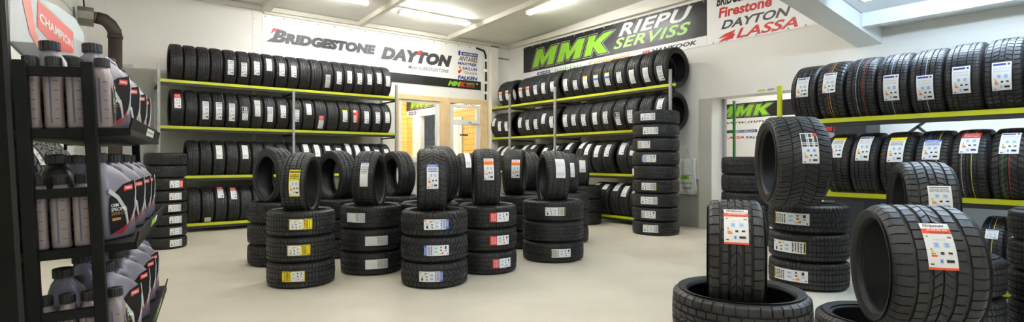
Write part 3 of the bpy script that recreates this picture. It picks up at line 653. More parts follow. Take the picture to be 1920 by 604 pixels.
# cables beside the column, plastic bag by the doorway
cb = MB(); cb.tube([(7.47, YB - .03, 2.66), (7.48, YB - .03, 3.2), (7.47, YB - .03, 3.75), (7.42, YB - .03, 3.86), (7.2, YB - .03, 3.9)], .022, BLK, 8)
cbo = tag(cb.build('wall_cable'), 'thick black cable running up the wall between banner and corner column', 'cable')
for z in (2.8, 3.05, 3.35, 3.6):
    mb = MB(); mb.box(7.43, 7.51, YB - .055, YB, z, z + .06, UPVC); mb.build('clip', cbo)
bgm = mat('bag_plastic', srgb(222, 224, 218), .3, bump=(6, .6))
mb = MB(); rings = []
by = on_x(1292, XR)[0]
for i in range(9):
    t = i / 8; z = 1.20 - .62 * t; wv = .16 + .05 * t; dp = .012 + .024 * math.sin(PI * min(1, t * 1.1)); rings.append([(XR - .03 - dp * (.5 + .5 * math.cos(a)) - .012 * math.sin(5 * a + 3 * t), by + wv * math.sin(a) + .02 * math.sin(3 * t), z + .01 * math.sin(4 * a)) for a in [2 * PI * k / 20 for k in range(20)]])
mb.loft(rings, bgm); bag = tag(mb.build('plastic_bag'), 'white plastic carrier bag hanging on the wall by the doorway', 'bag')
mb = MB(); fnb = lambda x, y, z: (XR - .082, by - x, y); put_text(mb, 'MMK', -.12, .08, .84, .92, LIMEV, 0, shear=.3, off=.05, fn=fnb); put_text(mb, 'Riepu serviss', -.12, .12, .74, .80, GRYV, 0, fn=fnb); put_text(mb, 'www', -.10, .10, .66, .71, GRYV, 0, fn=fnb); mb.build('print', bag)
mb = MB(); mb.tube([(XR - .03, by + .10, 1.16), (XR - .03, by + .03, 1.32), (XR - .03, by, 1.36), (XR - .03, by - .03, 1.32), (XR - .03, by - .10, 1.16)], .008, bgm, 8); mb.tube([(XR, by, 1.35), (XR - .06, by, 1.36)], .008, STEEL, 8); mb.build('handle', bag)

# ================================================================== TIRE RACKS
def rack(name, M, label, L, levels, posts, top, post_m, depth=.47, group='lime-beamed tire racks', fo=-.138, bo=.105, ends=None, mid_top=None, starts=0):
    """local x runs along the front beam, local y away from the viewer, front face at y = 0"""
    e = empty(name, M, label, 'rack', group)
    for x in posts:
        xf = xb = x; t0 = top
        if ends and x == posts[-1]: fo, bo = ends; xb = x - .36
        if mid_top and x == posts[1]: t0 = mid_top
        for y in (fo, depth + bo):
            x = xf if y < 0 else xb
            mb = MB(); t = t0 if y < 0 else min(t0, top - .12); mb.box(x - .02, x + .02, y, y + .04, 0, t, post_m); mb.box(x - .045, x + .045, y - .008, y + .041, 0, .008, post_m); mb.build('post', e)
        for z in levels:
            if starts and z == levels[-1] and x < starts: continue
            mb = MB(); mb.bar((x, fo + .04, z - .1), (x, depth + bo, z - .1), .03, .026, DKST); mb.build('crossbar', e)
    for z in levels:
        s = starts if starts and z == levels[-1] else 0; Lb = L - (.36 if ends else 0)
        mb = MB(); mb.box(s, L, 0, .045, z - .045, z, LIME); mb.box(s, L, .004, .041, max(z - .088, .002), z - .045, DKST); mb.build('beam', e)
        mb = MB(); mb.box(s, Lb, depth - .045, depth, z - .045, z, LIME); mb.build('beam', e)
    return e
RD = .47; HALF = (RD - .09) / 2 + .0; CO = RD / 2           # beams' inner edges lie HALF either side of the tire centre plane
def seat(zb, R): return zb + math.sqrt(max(R * R - (HALF - .004) ** 2, 0)) + .004
def col_elev(px_y, zc, R, xy, face):
    """how high round the tread a point seen at image row px_y sits"""
    best = (1e9, 0)
    for k in range(-80, 88, 2):
        e = math.radians(k); p = (xy[0] + face[0] * R * math.cos(e), xy[1] + face[1] * R * math.cos(e), zc + R * math.sin(e))
        d = abs(proj(p)[1] - px_y)
        if d < best[0]: best = (d, e)
    return best[1]
def row(axis, c, zb, items, D, W, styles, group, where, tier, frm, rev=False, depth_c=CO, stripe=None, w_lab=.09):
    """axis 'y': rack front at y=c (tires side by side along x); axis 'x': rack front at x=c. items: (px of the tread's middle, sticker, y0, y1)"""
    n = len(items); pos = []
    for it in items:
        if axis == 'y': pos.append(on_y(it[0], c - .10)[0])
        else: pos.append(on_x(it[0], c - .10)[0])
    for i, it in enumerate(items):
        gaps = [abs(pos[i] - pos[j]) for j in (i - 1, i + 1) if 0 <= j < n]
        w = min(W, min(gaps) - .004) if gaps else W
        d = D(i) if callable(D) else D
        R = q(d / 2, .005); zc = seat(zb, R)
        face = (0, -1) if axis == 'y' else (-1, 0)
        xy = (pos[i], c + depth_c) if axis == 'y' else (c + depth_c, pos[i])
        lab = it[1]; el = random.uniform(0, 6); lb = None
        if lab:
            e1 = col_elev(it[2], zc, R, xy, face); e0 = col_elev(it[3], zc, R, xy, face)
            Ln = min(max(R * (e1 - e0), .09), .30); el = (e0 + e1) / 2
            lb = (lab, Ln, min(w_lab, w * .5), 0)
        cnt = n - 1 - i if rev else i
        key = (where, tier)
        txt = 'tire with %s, %s from %s, %s, %s' % (LW[lab], ORD[cnt] if cnt < len(ORD) else 'far', frm, tier, where)
        tire(upright(xy[0], xy[1], zc, face, el), d, w, styles[i % len(styles)], txt, group, lb, stripes=stripe(i) if stripe else None)
# --- back wall rack
YS = 10.04; RX0, RX1 = .68, 4.70
ZA = [2.465, 1.725, .925, .145]
rack('tire_rack', Matrix.Translation((RX0, YS, 0)), 'long four-tier lime-beamed tire rack standing along the back wall', RX1 - RX0, ZA, (0, 2.01, 3.99), 2.69, STEEL, mid_top=2.42)
A = [(332, None), (357.5, None), (382.6, None), (407.5, None), (433, 'white', 113, 140), (458, 'white', 118, 143.5), (482, 'white', 116, 141), (505.5, 'plain', 110.6, 133), (529, 'white', 119.6, 143), (551.5, 'white', 123.6, 145),
     (573, None), (594.5, None), (615.5, 'silver', 140, 165), (636.5, 'white', 135, 158.6), (656, 'plain', 133, 156), (675, 'white', 137, 158.7), (693.5, 'plain', 139.5, 158.7), (711.5, 'white', 137, 156.7), (728, 'white', 143, 162)]
row('y', YS, ZA[0], A, .66, .21, ['summer', 'summer', 'rib', 'block', 'winter', 'winter', 'winter', 'summer', 'rib', 'rib', 'studded', 'studded', 'winter', 'block', 'rib', 'summer', 'rib', 'block', 'rib'], 'tires on the top tier of the back rack', 'back rack', 'top tier', 'the pipe end')
B = [(333.5, 'red_top', 176.5, 203), (359.5, None), (386, 'white', 189, 224.5), (411, 'white', 191, 225.5), (435.5, 'white', 193, 228), (460, 'dark_top', 200, 225.5), (483.5, 'silver', 186, 223), (507, 'navy_top', 200, 228), (531.5, 'white', 198, 221.6), (556.5, 'white', 205.7, 228),
     (580, 'plain', 195, 215.6), (603, 'red_top', 217, 241), (625.5, None), (647.5, 'yellow_top', 207, 229), (667.5, 'red_side', 207, 229.5), (688, 'white', 209, 232), (709, 'white', 210.6, 232), (727, 'white', 210.6, 230.5)]
row('y', YS, ZA[1], B, .655, .215, ['rib', 'rib', 'block', 'winter', 'summer', 'block', 'vee', 'rib', 'winter', 'rib', 'summer', 'rib', 'studded', 'block', 'rib', 'summer', 'block', 'rib'], 'tires on the second tier of the back rack', 'back rack', 'second tier', 'the pipe end')
C_ = [(363, None), (387, None), (412, 'plain', 272.8, 298), (437, None), (461, 'plain', 273, 297.5), (485, None), (508.5, None), (531, None), (554, None), (576.5, 'plain', 271, 286), (597, 'plain', 272, 293), (617.5, 'plain', 273.5, 283), (637, 'plain', 279, 284.5), (656.5, 'plain', 269, 294), (673, 'plain', 272, 293), (692, 'plain', 275, 285.5), (709, 'plain', 281, 288), (727, 'plain', 281, 286)]
row('y', YS, ZA[2], C_, .645, .215, ['block', 'winter', 'winter', 'vee', 'block', 'winter', 'block', 'studded', 'rib'], 'tires on the third tier of the back rack', 'back rack', 'third tier', 'the stack end')
Dd = [(365, None), (391, 'yellow_top', 407, 416.6), (415.5, 'red_top', 351, 371), (440, 'red_top', 352, 374), (463, None), (487, None), (511, None), (534, None), (557, None)]
row('y', YS, ZA[3], Dd, .635, .215, ['rib', 'rib', 'block', 'summer', 'rib'], 'tires on the bottom tier of the back rack', 'back rack', 'bottom tier', 'the stack end')
# --- rack along the right wall under the black banner
XS = 7.56; Y0r, Y1r = 5.42, 10.70
rack('tire_rack', frame((0, -1, 0), (1, 0, 0), (0, 0, 1), (XS, Y1r, 0)), 'four-tier lime-beamed tire rack under the black banner by the corner column', Y1r - Y0r, ZA, [Y1r - on_x(p, XS - .02)[0] for p in (962, 1047, 1257)], 2.70, STEEL, fo=-.138, bo=.10, ends=(-.042, .118))
E = [(937.4, 'orange_top', 173, 189), (949.7, 'orange_top', 170, 187), (975.2, 'orange_top', 165, 182.5), (988.8, 'orange_top', 163, 180), (1003, 'navy_top', 159, 177), (1018, 'white', 155.5, 175.5), (1034.8, 'white', 153, 172), (1059.7, 'white', 149, 170), (1077.9, 'white', 150.5, 168), (1097, 'yellow_top', 143.6, 165.5), (1117, 'yellow_blue', 140.6, 162.8), (1138.5, 'yellow_blue', 136.3, 160.5), (1160.4, 'white', 134.6, 155.5), (1184.2, 'plain', 131.3, 156.8), (1210.4, 'plain', 127.4, 153.5), (1237, 'white', 124, 150.5)]
row('x', XS, ZA[0], E, lambda i: .66 + .0025 * i, .27, ['summer', 'summer', 'block', 'block', 'rib', 'rib', 'summer', 'block', 'winter', 'winter', 'block', 'winter', 'block', 'winter', 'block', 'block'], 'tires on the top tier under the black banner', 'black-banner rack', 'top tier', 'the corner column', w_lab=.115)
Fr = [(924, 'plain', 222, 237), (935.4, 'white', 228, 245.6), (948, 'white', 228, 245.6), (973.9, 'white', 220.8, 239.7), (988, 'white', 224.7, 244), (1003.3, 'white', 223, 241.6), (1017.6, 'white', 213, 231.7), (1032.8, 'white', 218.5, 239.3), (1059, 'white', 215.8, 237.3), (1074.9, 'white', 214.8, 235.7), (1093.4, 'white', 214, 235.7), (1114.6, 'plain', 210.8, 233.4), (1134.2, 'white', 209, 232.4), (1157.7, 'dark_top', 210.8, 234), (1180.9, 'white', 206, 230.7), (1208, None), (1236, 'white', 185, 205)]
row('x', XS, ZA[1], Fr, lambda i: .65 + .002 * i, .27, ['rib', 'block', 'block', 'summer', 'winter', 'rib'], 'tires on the second tier under the black banner', 'black-banner rack', 'second tier', 'the corner column', w_lab=.115)
G = [(928, 'plain', 272, 283.7), (940, 'plain', 274.6, 292.8), (953, 'plain', 274.6, 290), (976, 'plain', 272, 282), (991.8, 'plain', 272, 279.3), (1018.4, 'plain', 277.5, 289), (1036.6, 'plain', 273.5, 284.4), (1060, 'plain', 268, 280), (1084, 'plain', 263.7, 279.3), (1098.5, 'plain', 270, 290), (1117.5, 'plain', 273, 295.4), (1137, 'white', 271, 293.6), (1165, 'white', 269, 290), (1186, 'plain', 284, 290)]
row('x', XS, ZA[2], G, lambda i: .65 + .004 * i, .27, ['rib', 'block', 'summer'], 'tires on the third tier under the black banner', 'black-banner rack', 'third tier', 'the corner column', w_lab=.115)
H = [(1109.5, 'plain', 343, 349), (1127.7, 'plain', 346, 355), (1149, 'plain', 343, 358), (1167, 'plain', 349, 369), (1187, 'plain', 356, 364)]
row('x', XS, ZA[3], H, .66, .27, ['rib', 'summer'], 'tires on the bottom tier under the black banner', 'black-banner rack', 'bottom tier', 'the corner column', w_lab=.115)
# --- rack right of the doorway
X3 = 6.07; ZB = [1.617, .842, .065]
rack('tire_rack', frame((0, -1, 0), (1, 0, 0), (0, 0, 1), (X3, 2.92, 0)), 'lime-beamed rack of wide tires between the doorway and the tall dark machine', 3.6, ZB, (.03, 3.55), 2.0, LIME, starts=1.8)
U3 = [(1503, 'brand', 147, 182), (1554, 'brand', 137.8, 173.6), (1610, None), (1670, 'brand', 141.8, 188), (1733.5, 'brand', 141, 188), (1802, 'brand', 125, 176), (1878, 'brand', 116, 168), (1962, 'brand', 105, 160)]
sp = lambda cs: (lambda i: cs.get(i))
row('x', X3, ZB[0], U3, lambda i: .665 + .002 * i, .285, ['rib', 'vee', 'winter', 'rib', 'rib', 'rib', 'summer', 'rib'], 'wide tires on the upper tier by the doorway', 'doorway rack', 'upper tier', 'the doorway', w_lab=.125,
    stripe=sp({1: [(-.05, 'Y'), (.10, 'V')], 2: [(-.28, 'R'), (.22, 'C')], 3: [(.0, 'C')], 4: [(-.05, 'C')]}))
V3 = [(1565, 'yellow_top', 259, 296), (1615.5, 'brand', 254.6, 305.6), (1677, 'yellow_top', 258, 304), (1744, 'blue_top', 263, 300), (1814, 'red_top', 249, 288), (1890, 'brand', 249, 289), (1972, 'brand', 245, 288)]
row('x', X3, ZB[1], V3, .67, .285, ['winter', 'rib', 'block', 'winter', 'winter', 'vee', 'rib'], 'wide tires on the middle tier by the doorway', 'doorway rack', 'middle tier', 'the doorway', w_lab=.13,
    stripe=sp({3: [(-.35, 'Y'), (.3, 'B')], 4: [(-.2, 'Y'), (.35, 'P')], 5: [(-.05, 'R'), (.3, 'N')]}))
W3 = [(1856, 'brand', 430, 448), (1908, 'blue_top', 440, 475)]
row('x', X3, ZB[2], W3, .67, .285, ['winter', 'vee', 'winter'], 'wide tires on the bottom tier by the doorway', 'doorway rack', 'bottom tier', 'the doorway', w_lab=.13,
    stripe=sp({0: [(-.1, 'Y'), (.3, 'B')], 1: [(-.2, 'Y'), (.2, 'B')]}))
# --- rack along the left wall, glimpsed behind the oil stand
lo = lw(9.6, .78); Lx = LWD; Ly = Vector((-LWD.y, LWD.x, 0))
ML = frame(Lx, Ly, (0, 0, 1), lo)
rack('tire_rack', ML, 'lime-beamed tire rack along the side wall, glimpsed behind the oil bottles', 4.2, [.765, 1.56], (-.6, 4.17), 1.75, LIME)
fl_ = Vector((LWD.y, -LWD.x, 0))
for i in range(8):
    R = .335; s = 1.75 + .27 * i; zc = seat(.765, R); p = lo + Lx * s + Ly * CO
    e = math.radians(35); lab = ('white', .2, .1, 0) if i in (1, 2, 4) else None
    tire(upright(p.x, p.y, zc, fl_, e), .67, .245, ['block', 'vee', 'winter'][i % 3], 'tire with %s, %s along the side-wall rack behind the oil stand' % (LW['white' if lab else None], ORD[i]), 'tires on the side-wall rack', lab)
# --- green rack glimpsed through the doorway
GRN = mat('green_rack_paint', srgb(44, 110, 52), .4)
gy = on_x(1348, 9.0)[0]
gr = empty('storage_rack', (9.0, gy, 0), 'green steel storage rack standing just inside the doorway', 'rack')
for x in (0, .5):
    for y in (0, 1.2): mb = MB(); mb.box(x, x + .04, y - .02, y + .02, 0, 2.3, GRN); mb.build('post', gr)
for z in (.20, .95, 1.75):
    for x in (0, .5): mb = MB(); mb.box(x + .005, x + .035, .02, 1.18, z - .06, z, GRN); mb.build('beam', gr)
for k, (yy, z) in enumerate(((.30, .952), (.60, .952), (.90, .952), (.3, 1.752), (.6, 1.752), (.3, .202), (.6, .202))):
    R = .33; zc = z + math.sqrt(R * R - .23 ** 2) + .006
    tire(upright(9.27, gy + yy, zc, (-1, 0), random.uniform(0, 6)), .66, .24, 'block', 'tire on the green rack through the doorway, %s from the post, %s shelf' % (ORD[int(round(yy / .3)) - 1], {.952: 'middle', 1.752: 'upper', .202: 'lower'}[z]), 'tires on the green rack')

# ================================================================== STACKS ON THE FLOOR
def stack(px, d, tires, where, group, z0=0.0, gap=.002, rim=None):
    """tires from the floor up: (D, W, tread, sticker, length px-free metres, sideways px of the sticker, flip). returns centre and top height"""
    x, y = at(px, d); z = z0; n = len(tires)
    for i, t in enumerate(tires):
        D, W, sty, lab, L, spx, flip = t[:7]; w_l = t[7] if len(t) > 7 else .095
        lb = None; tw = (-x, -y)
        if lab:
            # turn the tire so that the sticker shows at column spx
            best = (1e9, None)
            for k in range(-80, 82, 1):
                a = math.atan2(-y, -x) + math.radians(k); p = (x + D / 2 * math.cos(a), y + D / 2 * math.sin(a), z)
                e = abs(proj(p)[0] - spx)
                if e < best[0]: best = (e, (math.cos(a), math.sin(a)))
            tw = best[1]; lb = (lab, L, min(w_l, W * .6), t[8] if len(t) > 8 else 0)
        else: a = random.uniform(0, 6); tw = (math.cos(a), math.sin(a))
        pos = 'lying alone' if n == 1 else 'bottom one' if i == 0 else 'top one' if i == n - 1 else '%s from floor' % ORD[i]
        tire(lying(x, y, z + W / 2 + .001, tw, flip), D, W, sty, 'flat tire with %s, %s, %s' % (LW[lab], pos, where) if lab else 'flat bare tire, %s, %s' % (pos, where), group, lb, hi=d < 7.5, rim=rim)
        z += W + gap
    return x, y, z
def stand(px, d, zb, D, W, sty, beta, desc, lab=None, ly=None, lx=0.0, rim=None, lean=0.0, group=None, wl=.1):
    """upright tire, bottom at zb; beta turns the tread (degrees, + towards the viewer's right); ly = (top row, bottom row) of the sticker"""
    x, y = at(px, d); c = Vector((-x, -y)).normalized(); f = -c; r = Vector((f.y, -f.x)); b = math.radians(beta)
    face = c * math.cos(b) + r * math.sin(b); R = q(D / 2, .005); zc = zb + R; el = random.uniform(0, 6); lb = None
    if lab:
        e1 = col_elev(ly[0], zc, R, (x, y), face); e0 = col_elev(ly[1], zc, R, (x, y), face); el = (e0 + e1) / 2; lb = (lab, R * (e1 - e0), wl, lx)
    return tire(upright(x, y, zc, face, el, lean), D, W, sty, desc, group, lb, hi=True, rim=rim)
GF = 'tires standing on the middle stacks'
W1 = 'yellow-stickered stack'
S1 = stack(565, 5.15, [(.62, .235, 'rib', 'yellow', .20, 549, True), (.62, .235, 'rib', 'yellow', .205, 560, False), (.62, .235, 'rib', 'yellow', .205, 564, False)], W1, 'yellow-stickered flat tires')
stand(566, 5.15, S1[2] - .078, .62, .23, 'rib', -17, 'upright tire with yellow sticker, standing on the yellow-stickered stack', 'yellow', (319.5, 369), -.025, rim=.225, group=GF, wl=.095)
S2 = stack(521, 6.15, [(.64, .235, 'block', None, 0, 0, 0)] * 3, 'stack behind the yellow-stickered one', 'plain flat tires behind')
stand(515, 6.15, S2[2] - .05, .66, .235, 'winter', 27, 'upright tire showing its open hub, behind the yellow-stickered one', rim=.225, group=GF)
S3 = stack(634, 6.65, [(.65, .235, 'block', None, 0, 0, 0)] * 3, 'rear stack between yellow-stickered and navy-stickered ones', 'plain flat tires behind')
stand(631, 6.65, S3[2] - .072, .655, .235, 'winter', 30, 'upright open-hub tire behind, between the yellow-stickered and blank-stickered tires', rim=.23, group=GF)
S4 = stack(697, 5.72, [(.645, .235, 'winter', 'navy_top', .24, 708, False), (.645, .235, 'winter', 'navy_top', .24, 708, False), (.645, .235, 'winter', 'navy_top', .22, 666, False)], 'navy-stickered stack', 'navy-stickered flat tires')
stand(694, 5.72, S4[2] - .075, .635, .235, 'winter', -15, 'upright tire with long pale navy-edged sticker, standing on the navy-stickered stack', 'navy_top', (305, 349), -.02, rim=.23, group=GF, wl=.08)
S5 = stack(746, 7.2, [(.65, .235, 'block', None, 0, 0, 0)] * 3, 'rear stack in front of the window', 'plain flat tires behind')
stand(745, 7.2, S5[2] - .07, .655, .235, 'winter', 27, 'upright open-hub tire in front of the window, beside a pale-stickered one', rim=.23, group=GF)
S7 = stack(806, 6.05, [(.66, .235, 'block', None, 0, 0, 0)] * 3, 'stack just behind the blue-stickered one', 'plain flat tires behind')
stand(822, 6.05, S7[2] - .03, .66, .245, 'rib', 27, 'upright ribbed tire peeping from behind the vee-tread tire', rim=.235, group=GF)
S6 = stack(815, 5.16, [(.645, .235, 'vee', 'blue_top', .225, 808, False), (.645, .235, 'vee', 'blue_top', .23, 819, True), (.645, .235, 'vee', 'blue_top', .235, 819, False)], 'blue-stickered stack', 'blue-stickered flat tires')
stand(809, 5.16, S6[2] - .06, .64, .275, 'vee', 2, 'upright vee-tread tire with blue-topped sticker, standing on the blue-stickered stack', 'blue_top', (308.5, 355), .0, rim=.24, group=GF, wl=.105)
S8b = stack(872, 6.85, [(.64, .235, 'block', None, 0, 0, 0)] * 3, 'hidden stack behind the red-stickered one', 'plain flat tires behind')
stand(873, 6.85, S8b[2] - .06, .62, .215, 'winter', 8, 'upright tire with blank pale sticker, behind the orange-stickered one', 'plain', (286.6, 314.4), .0, rim=.225, group=GF, wl=.07)
S8 = stack(913, 5.75, [(.64, .235, 'block', 'red_top', .22, 942, True), (.64, .235, 'block', 'red_top', .215, 938, True), (.64, .235, 'block', 'red_top', .215, 938, True)], 'red-stickered stack', 'red-stickered flat tires')
stand(910, 5.72, S8[2] - .06, .65, .265, 'block', 5, 'upright tire with orange-banded sticker, standing on the red-stickered stack', 'orange_top', (297.5, 337), -.01, rim=.24, group=GF, wl=.10)
S9 = stack(979, 7.35, [(.66, .235, 'block', None, 0, 0, 0)] * 3, 'stack between red-stickered and gold-stickered ones', 'plain flat tires behind')
stand(965, 7.35, S9[2] - .02, .64, .27, 'winter', -6, 'upright tire with orange sticker, between the orange-banded and white-stickered ones', 'orange_top', (300, 333), -.045, rim=.235, group=GF, wl=.11)
S9b = stack(990, 8.42, [(.66, .235, 'block', None, 0, 0, 0)] * 3, 'farthest stack before the corner rack', 'plain flat tires behind')
stand(989, 8.42, S9b[2] - .06, .66, .25, 'winter', 18, 'upright tire farthest back, standing before the corner rack', rim=.235, group=GF)
S10 = stack(1037, 6.42, [(.73, .235, 'block', 'gold_side', .23, 1053, True), (.73, .235, 'block', None, 0, 0, 0), (.73, .235, 'block', 'gold_side', .235, 1041, False)], 'wide gold-stickered stack', 'gold-stickered flat tires')
stand(1036, 6.42, S10[2] - .08, .66, .275, 'winter', 13, 'upright tire with wide white sticker, standing on the gold-stickered wide stack', 'plain', (299, 334), -.02, rim=.24, group=GF, wl=.11, lean=math.radians(-2))
S11 = stack(1061, 7.80, [(.66, .235, 'block', None, 0, 0, 0)] * 3, 'stack behind the wide gold-stickered one', 'plain flat tires behind')
stand(1065, 7.80, S11[2] - .065, .63, .20, 'winter', 12, 'upright narrow tire with slim white sticker, behind the white-stickered one', 'plain', (305.5, 332.5), -.0, rim=.225, group=GF, wl=.06)
S12 = stack(1095, 9.95, [(.65, .235, 'block', None, 0, 0, 0)] * 3, 'low stack before the black-banner rack', 'plain flat tires behind')
stand(1089, 9.95, S12[2] - .065, .62, .25, 'rib', 6, 'upright tire with white sticker, nearest the lower tiers of the wall rack', 'plain', (301, 323.5), -.0, rim=.225, group=GF, wl=.11)
# tall stacks
SL = 'tall stack beside the back rack'
stack(310.5, 7.20, [(.50, .153, 'block', 'white', .165, 331, False), (.50, .153, 'block', 'white', .165, 331, False), (.50, .153, 'block', 'white', .165, 330, False), (.50, .153, 'block', 'white', .165, 328, False), (.50, .153, 'block', 'white', .165, 330, False), (.50, .166, 'block', 'red_top', .175, 332, False), (.50, .163, 'block', None, 0, 0, 0), (.50, .163, 'block', None, 0, 0, 0)], SL, 'flat tires of the tall stack by the back rack')
stack(262, 7.75, [(.50, .16, 'block', None, 0, 0, 0)] * 7, 'half-hidden stack behind the oil stand', 'flat tires of the half-hidden stack')
SR = 'tall stack beside the bag'
stack(1229.5, 8.62, [(.735, .217, 'rib', 'white', .245, 1219, False, .115), (.735, .217, 'rib', 'white', .23, 1215, True, .115), (.735, .217, 'rib', 'white', .27, 1216, False, .115), (.735, .217, 'rib', 'gold_side', .24, 1216, False, .115), (.735, .217, 'rib', 'plain', .12, 1187, False, .11), (.735, .215, 'rib', 'blue_top', .235, 1216, True, .115), (.735, .215, 'rib', 'gold_side', .23, 1206, True, .115), (.735, .215, 'rib', 'white', .24, 1219, False, .11), (.735, .215, 'rib', 'white', .24, 1214, False, .11)], SR, 'flat tires of the tall stack by the bag')
# stack seen through the doorway
stack(1399, 7.55, [(.66, .243, 'winter', None, 0, 0, 0)] * 5, 'stack standing in the doorway', 'flat tires in the doorway')
# foreground right
S13 = stack(1515, 5.06, [(.68, .256, 'rib', 'gold_side', .32, 1479, True, .105), (.68, .256, 'rib', 'gold_side', .31, 1476, False, .105), (.68, .256, 'block', 'gold_side', .32, 1481, True, .105)], 'stack under the black-stickered upright tire', 'gold-stickered flat tires by the doorway')
stand(1482, 4.62, S13[2] + .002, .78, .42, 'vee', 16.5, 'large wide tire with black and white sticker, standing on the stack before the doorway', 'dark_top', (250, 306), -.035, rim=.27, wl=.125)
L1 = stack(1387, 2.80, [(.68, .252, 'grip', None, 0, 0, 0), (.68, .252, 'grip', None, 0, 0, 0)], 'low pair holding the upright orange-banded tire', 'flat tires of the low pair', rim=.26)
stand(1377, 2.79, L1[2] - .095, .555, .27, 'grip', 2, 'upright tire with orange-banded white sticker, set in a flat tire beside the bare floor', 'gripmax', (395, 456), .0, rim=.205, wl=.108)
L2 = stack(1648, 3.22, [(.68, .25, 'rib', None, 0, 0, 0)], 'under the biggest upright tire', None)
stand(1712, 2.93, L2[2] + .002, .685, .43, 'grip', 21, 'biggest upright tire with orange-banded sticker, nearest the camera', 'gripmax', (421, 507), -.0, rim=.255, wl=.125)
RS1 = stack(1768, 3.80, [(.68, .262, 'rib', None, 0, 0, 0), (.68, .262, 'rib', None, 0, 0, 0)], 'pair behind the biggest upright tire', 'flat tires of the half-hidden pair')
stand(1727, 3.74, RS1[2] + .0, .645, .30, 'summer', 13, 'upright ribbed tire with white paper sticker, behind the biggest upright tire', 'white', (349, 393), -.03, rim=.24, wl=.125)
stack(2003, 3.62, [(.61, .208, 'rib', None, 0, 0, 0)] * 4, 'stack cut off by the frame edge', 'flat tires of the cut-off stack')

# ================================================================== OIL STAND
OH = LWH; ex = Vector((math.cos(OH), -math.sin(OH), 0)); ey = Vector((math.sin(OH), math.cos(OH), 0))
OP = Vector((CS * -1.572 + SN * 2.0, -SN * -1.572 + CS * 2.0, 0))
LEAN = Matrix.Rotation(math.radians(-2.6), 4, 'Y')
# turned so that x points to the customers' side, y away along the stand; slightly out of plumb
MO = frame(ex, ey, (0, 0, 1), OP) @ Matrix.Translation((0, 0, 1.18)) @ LEAN @ Matrix.Translation((0, 0, -1.18))
MO = Matrix.Translation((0, 0, .0)) @ MO
st = empty('oil_display_stand', MO, 'black steel display stand full of grey oil bottles at the frame edge', 'display stand')
LN = 1.40; xs = (-.19, 0)
TR_ = [1.30, .855, .405]
for x in xs:
    for y in (0, LN):
        mb = MB(); mb.box(x - .019, x + .019, y - .019, y + .019, .012, 1.545 if y == 0 else 1.50, BLK); mb.build('post', st, bevel=.003)
for z in TR_:
    mb = MB(); mb.box(-.22, .015, .0, LN, z - .035, z, BLK); mb.box(.015, .118, .025, LN - .02, z - .03, z, BLK); mb.build('tray', st, bevel=.002)
    mb = MB(); mb.box(-.17, -.02, -.012, .012, z + .19, z + .225, BLK); mb.build('guard_bar', st)
    mb = MB(); mb.box(-.17, -.02, LN - .012, LN + .012, z + .19, z + .225, BLK); mb.build('guard_bar', st)
    mb = MB(); M_ = Matrix.Translation((.112, 0, z - .004)) @ Matrix.Rotation(math.radians(14), 4, 'Y')
    mb.box(0, .006, .025, LN - .02, -.012, .045, BLK, M_); pr = mb.build('price_rail', st)
    mb = MB(); yy = [(.62, .98, WHV)] if z == TR_[0] else [(.60, .80, LIMEV), (.80, .90, WHV)]
    for a, b, m in yy: mb.box(.0062, .0072, a, b, .0, .036, m, M_)
    if z == TR_[0]: put_text(mb, 'www.championlubes.com', .65, .95, .009, .026, BLK, fn=lambda x, y, w: M_ @ Vector((.0078, x, y)))
    mb.build('price_strip', pr)
mb = MB(); mb.bar((-.18, LN, .25), (-.01, LN, .80), .02, .02, BLK); mb.build('brace', st)
mb = MB(); mb.box(-.215, .14, -.03, LN + .03, 0, .012, BLK); mb.build('foot_plate', st)
# header board
HB = mat('header_silver', srgb(196, 202, 204), .25, metal=.15, noise=(2.5, .12)); HD = mat('header_graphite', srgb(64, 68, 70), .35); HR = mat('header_red', srgb(226, 66, 54), .3); HP = mat('header_pale_red', srgb(228, 120, 106), .3); HA = mat('header_pale_aqua', srgb(206, 226, 228), .25)
hx = -.30; y0h, y1h = .20, 1.62
# local board plane: u along +y, v up; faces +x
def hb(u, v, k=0.0): return (hx + .006 + k, u, v)
def hpoly(mb, pts, m, k): mb.add([hb(u, v, k) for u, v in pts], [tuple(range(len(pts)))], m)
hxp = -.3
def inv(px, py):                       # where the line of sight through a pixel meets the board's plane
    MI = MO.inverted(); o = MI @ Vector((0, 0, HC)); r = ray(px); d = MI @ Vector((r[0], r[1], HC + (YH - py) / F)) - o
    t = (hx + .006 - o.x) / d.x; p = o + d * t; return p.y, p.z
out = [inv(19, 77), inv(45, 103), inv(80, 112), inv(158, 112), inv(158, 62), inv(140, 33), inv(110, 12), inv(85, 0), inv(60, -12), inv(19, -20)]
mb = MB(); n = len(out); vs = [(hx - .006, u, v) for u, v in out] + [(hx + .006, u, v) for u, v in out]
mb.add(vs, [tuple(range(n)), tuple(reversed(range(n, 2 * n)))] + [(i, n + i, n + (i + 1) % n, (i + 1) % n) for i in range(n)], HB); hd_ = mb.build('header_board', st)
mb = MB()
hpoly(mb, [inv(20, 77), inv(46, 103), inv(80, 111), inv(95, 98), inv(84, 84), inv(60, 80)], HD, .001)
hpoly(mb, [inv(118, 62), inv(157, 80), inv(157, 64), inv(139, 35), inv(108, 12), inv(80, 0), inv(78, 2)], HA, .0008)
hpoly(mb, [inv(41, 0), inv(57, 0), inv(66, 60), inv(80, 92), inv(74, 97), inv(55, 62)], HP, .0016)
hpoly(mb, [inv(70, 0), inv(137, 61), inv(137, 100), inv(110, 96), inv(69, 50)], HR, .0016)
hpoly(mb, [inv(66, -4), inv(78, 2), inv(137, 58), inv(137, 61)], HB, .0018)
ta, tb = inv(73, 30), inv(135, 78)
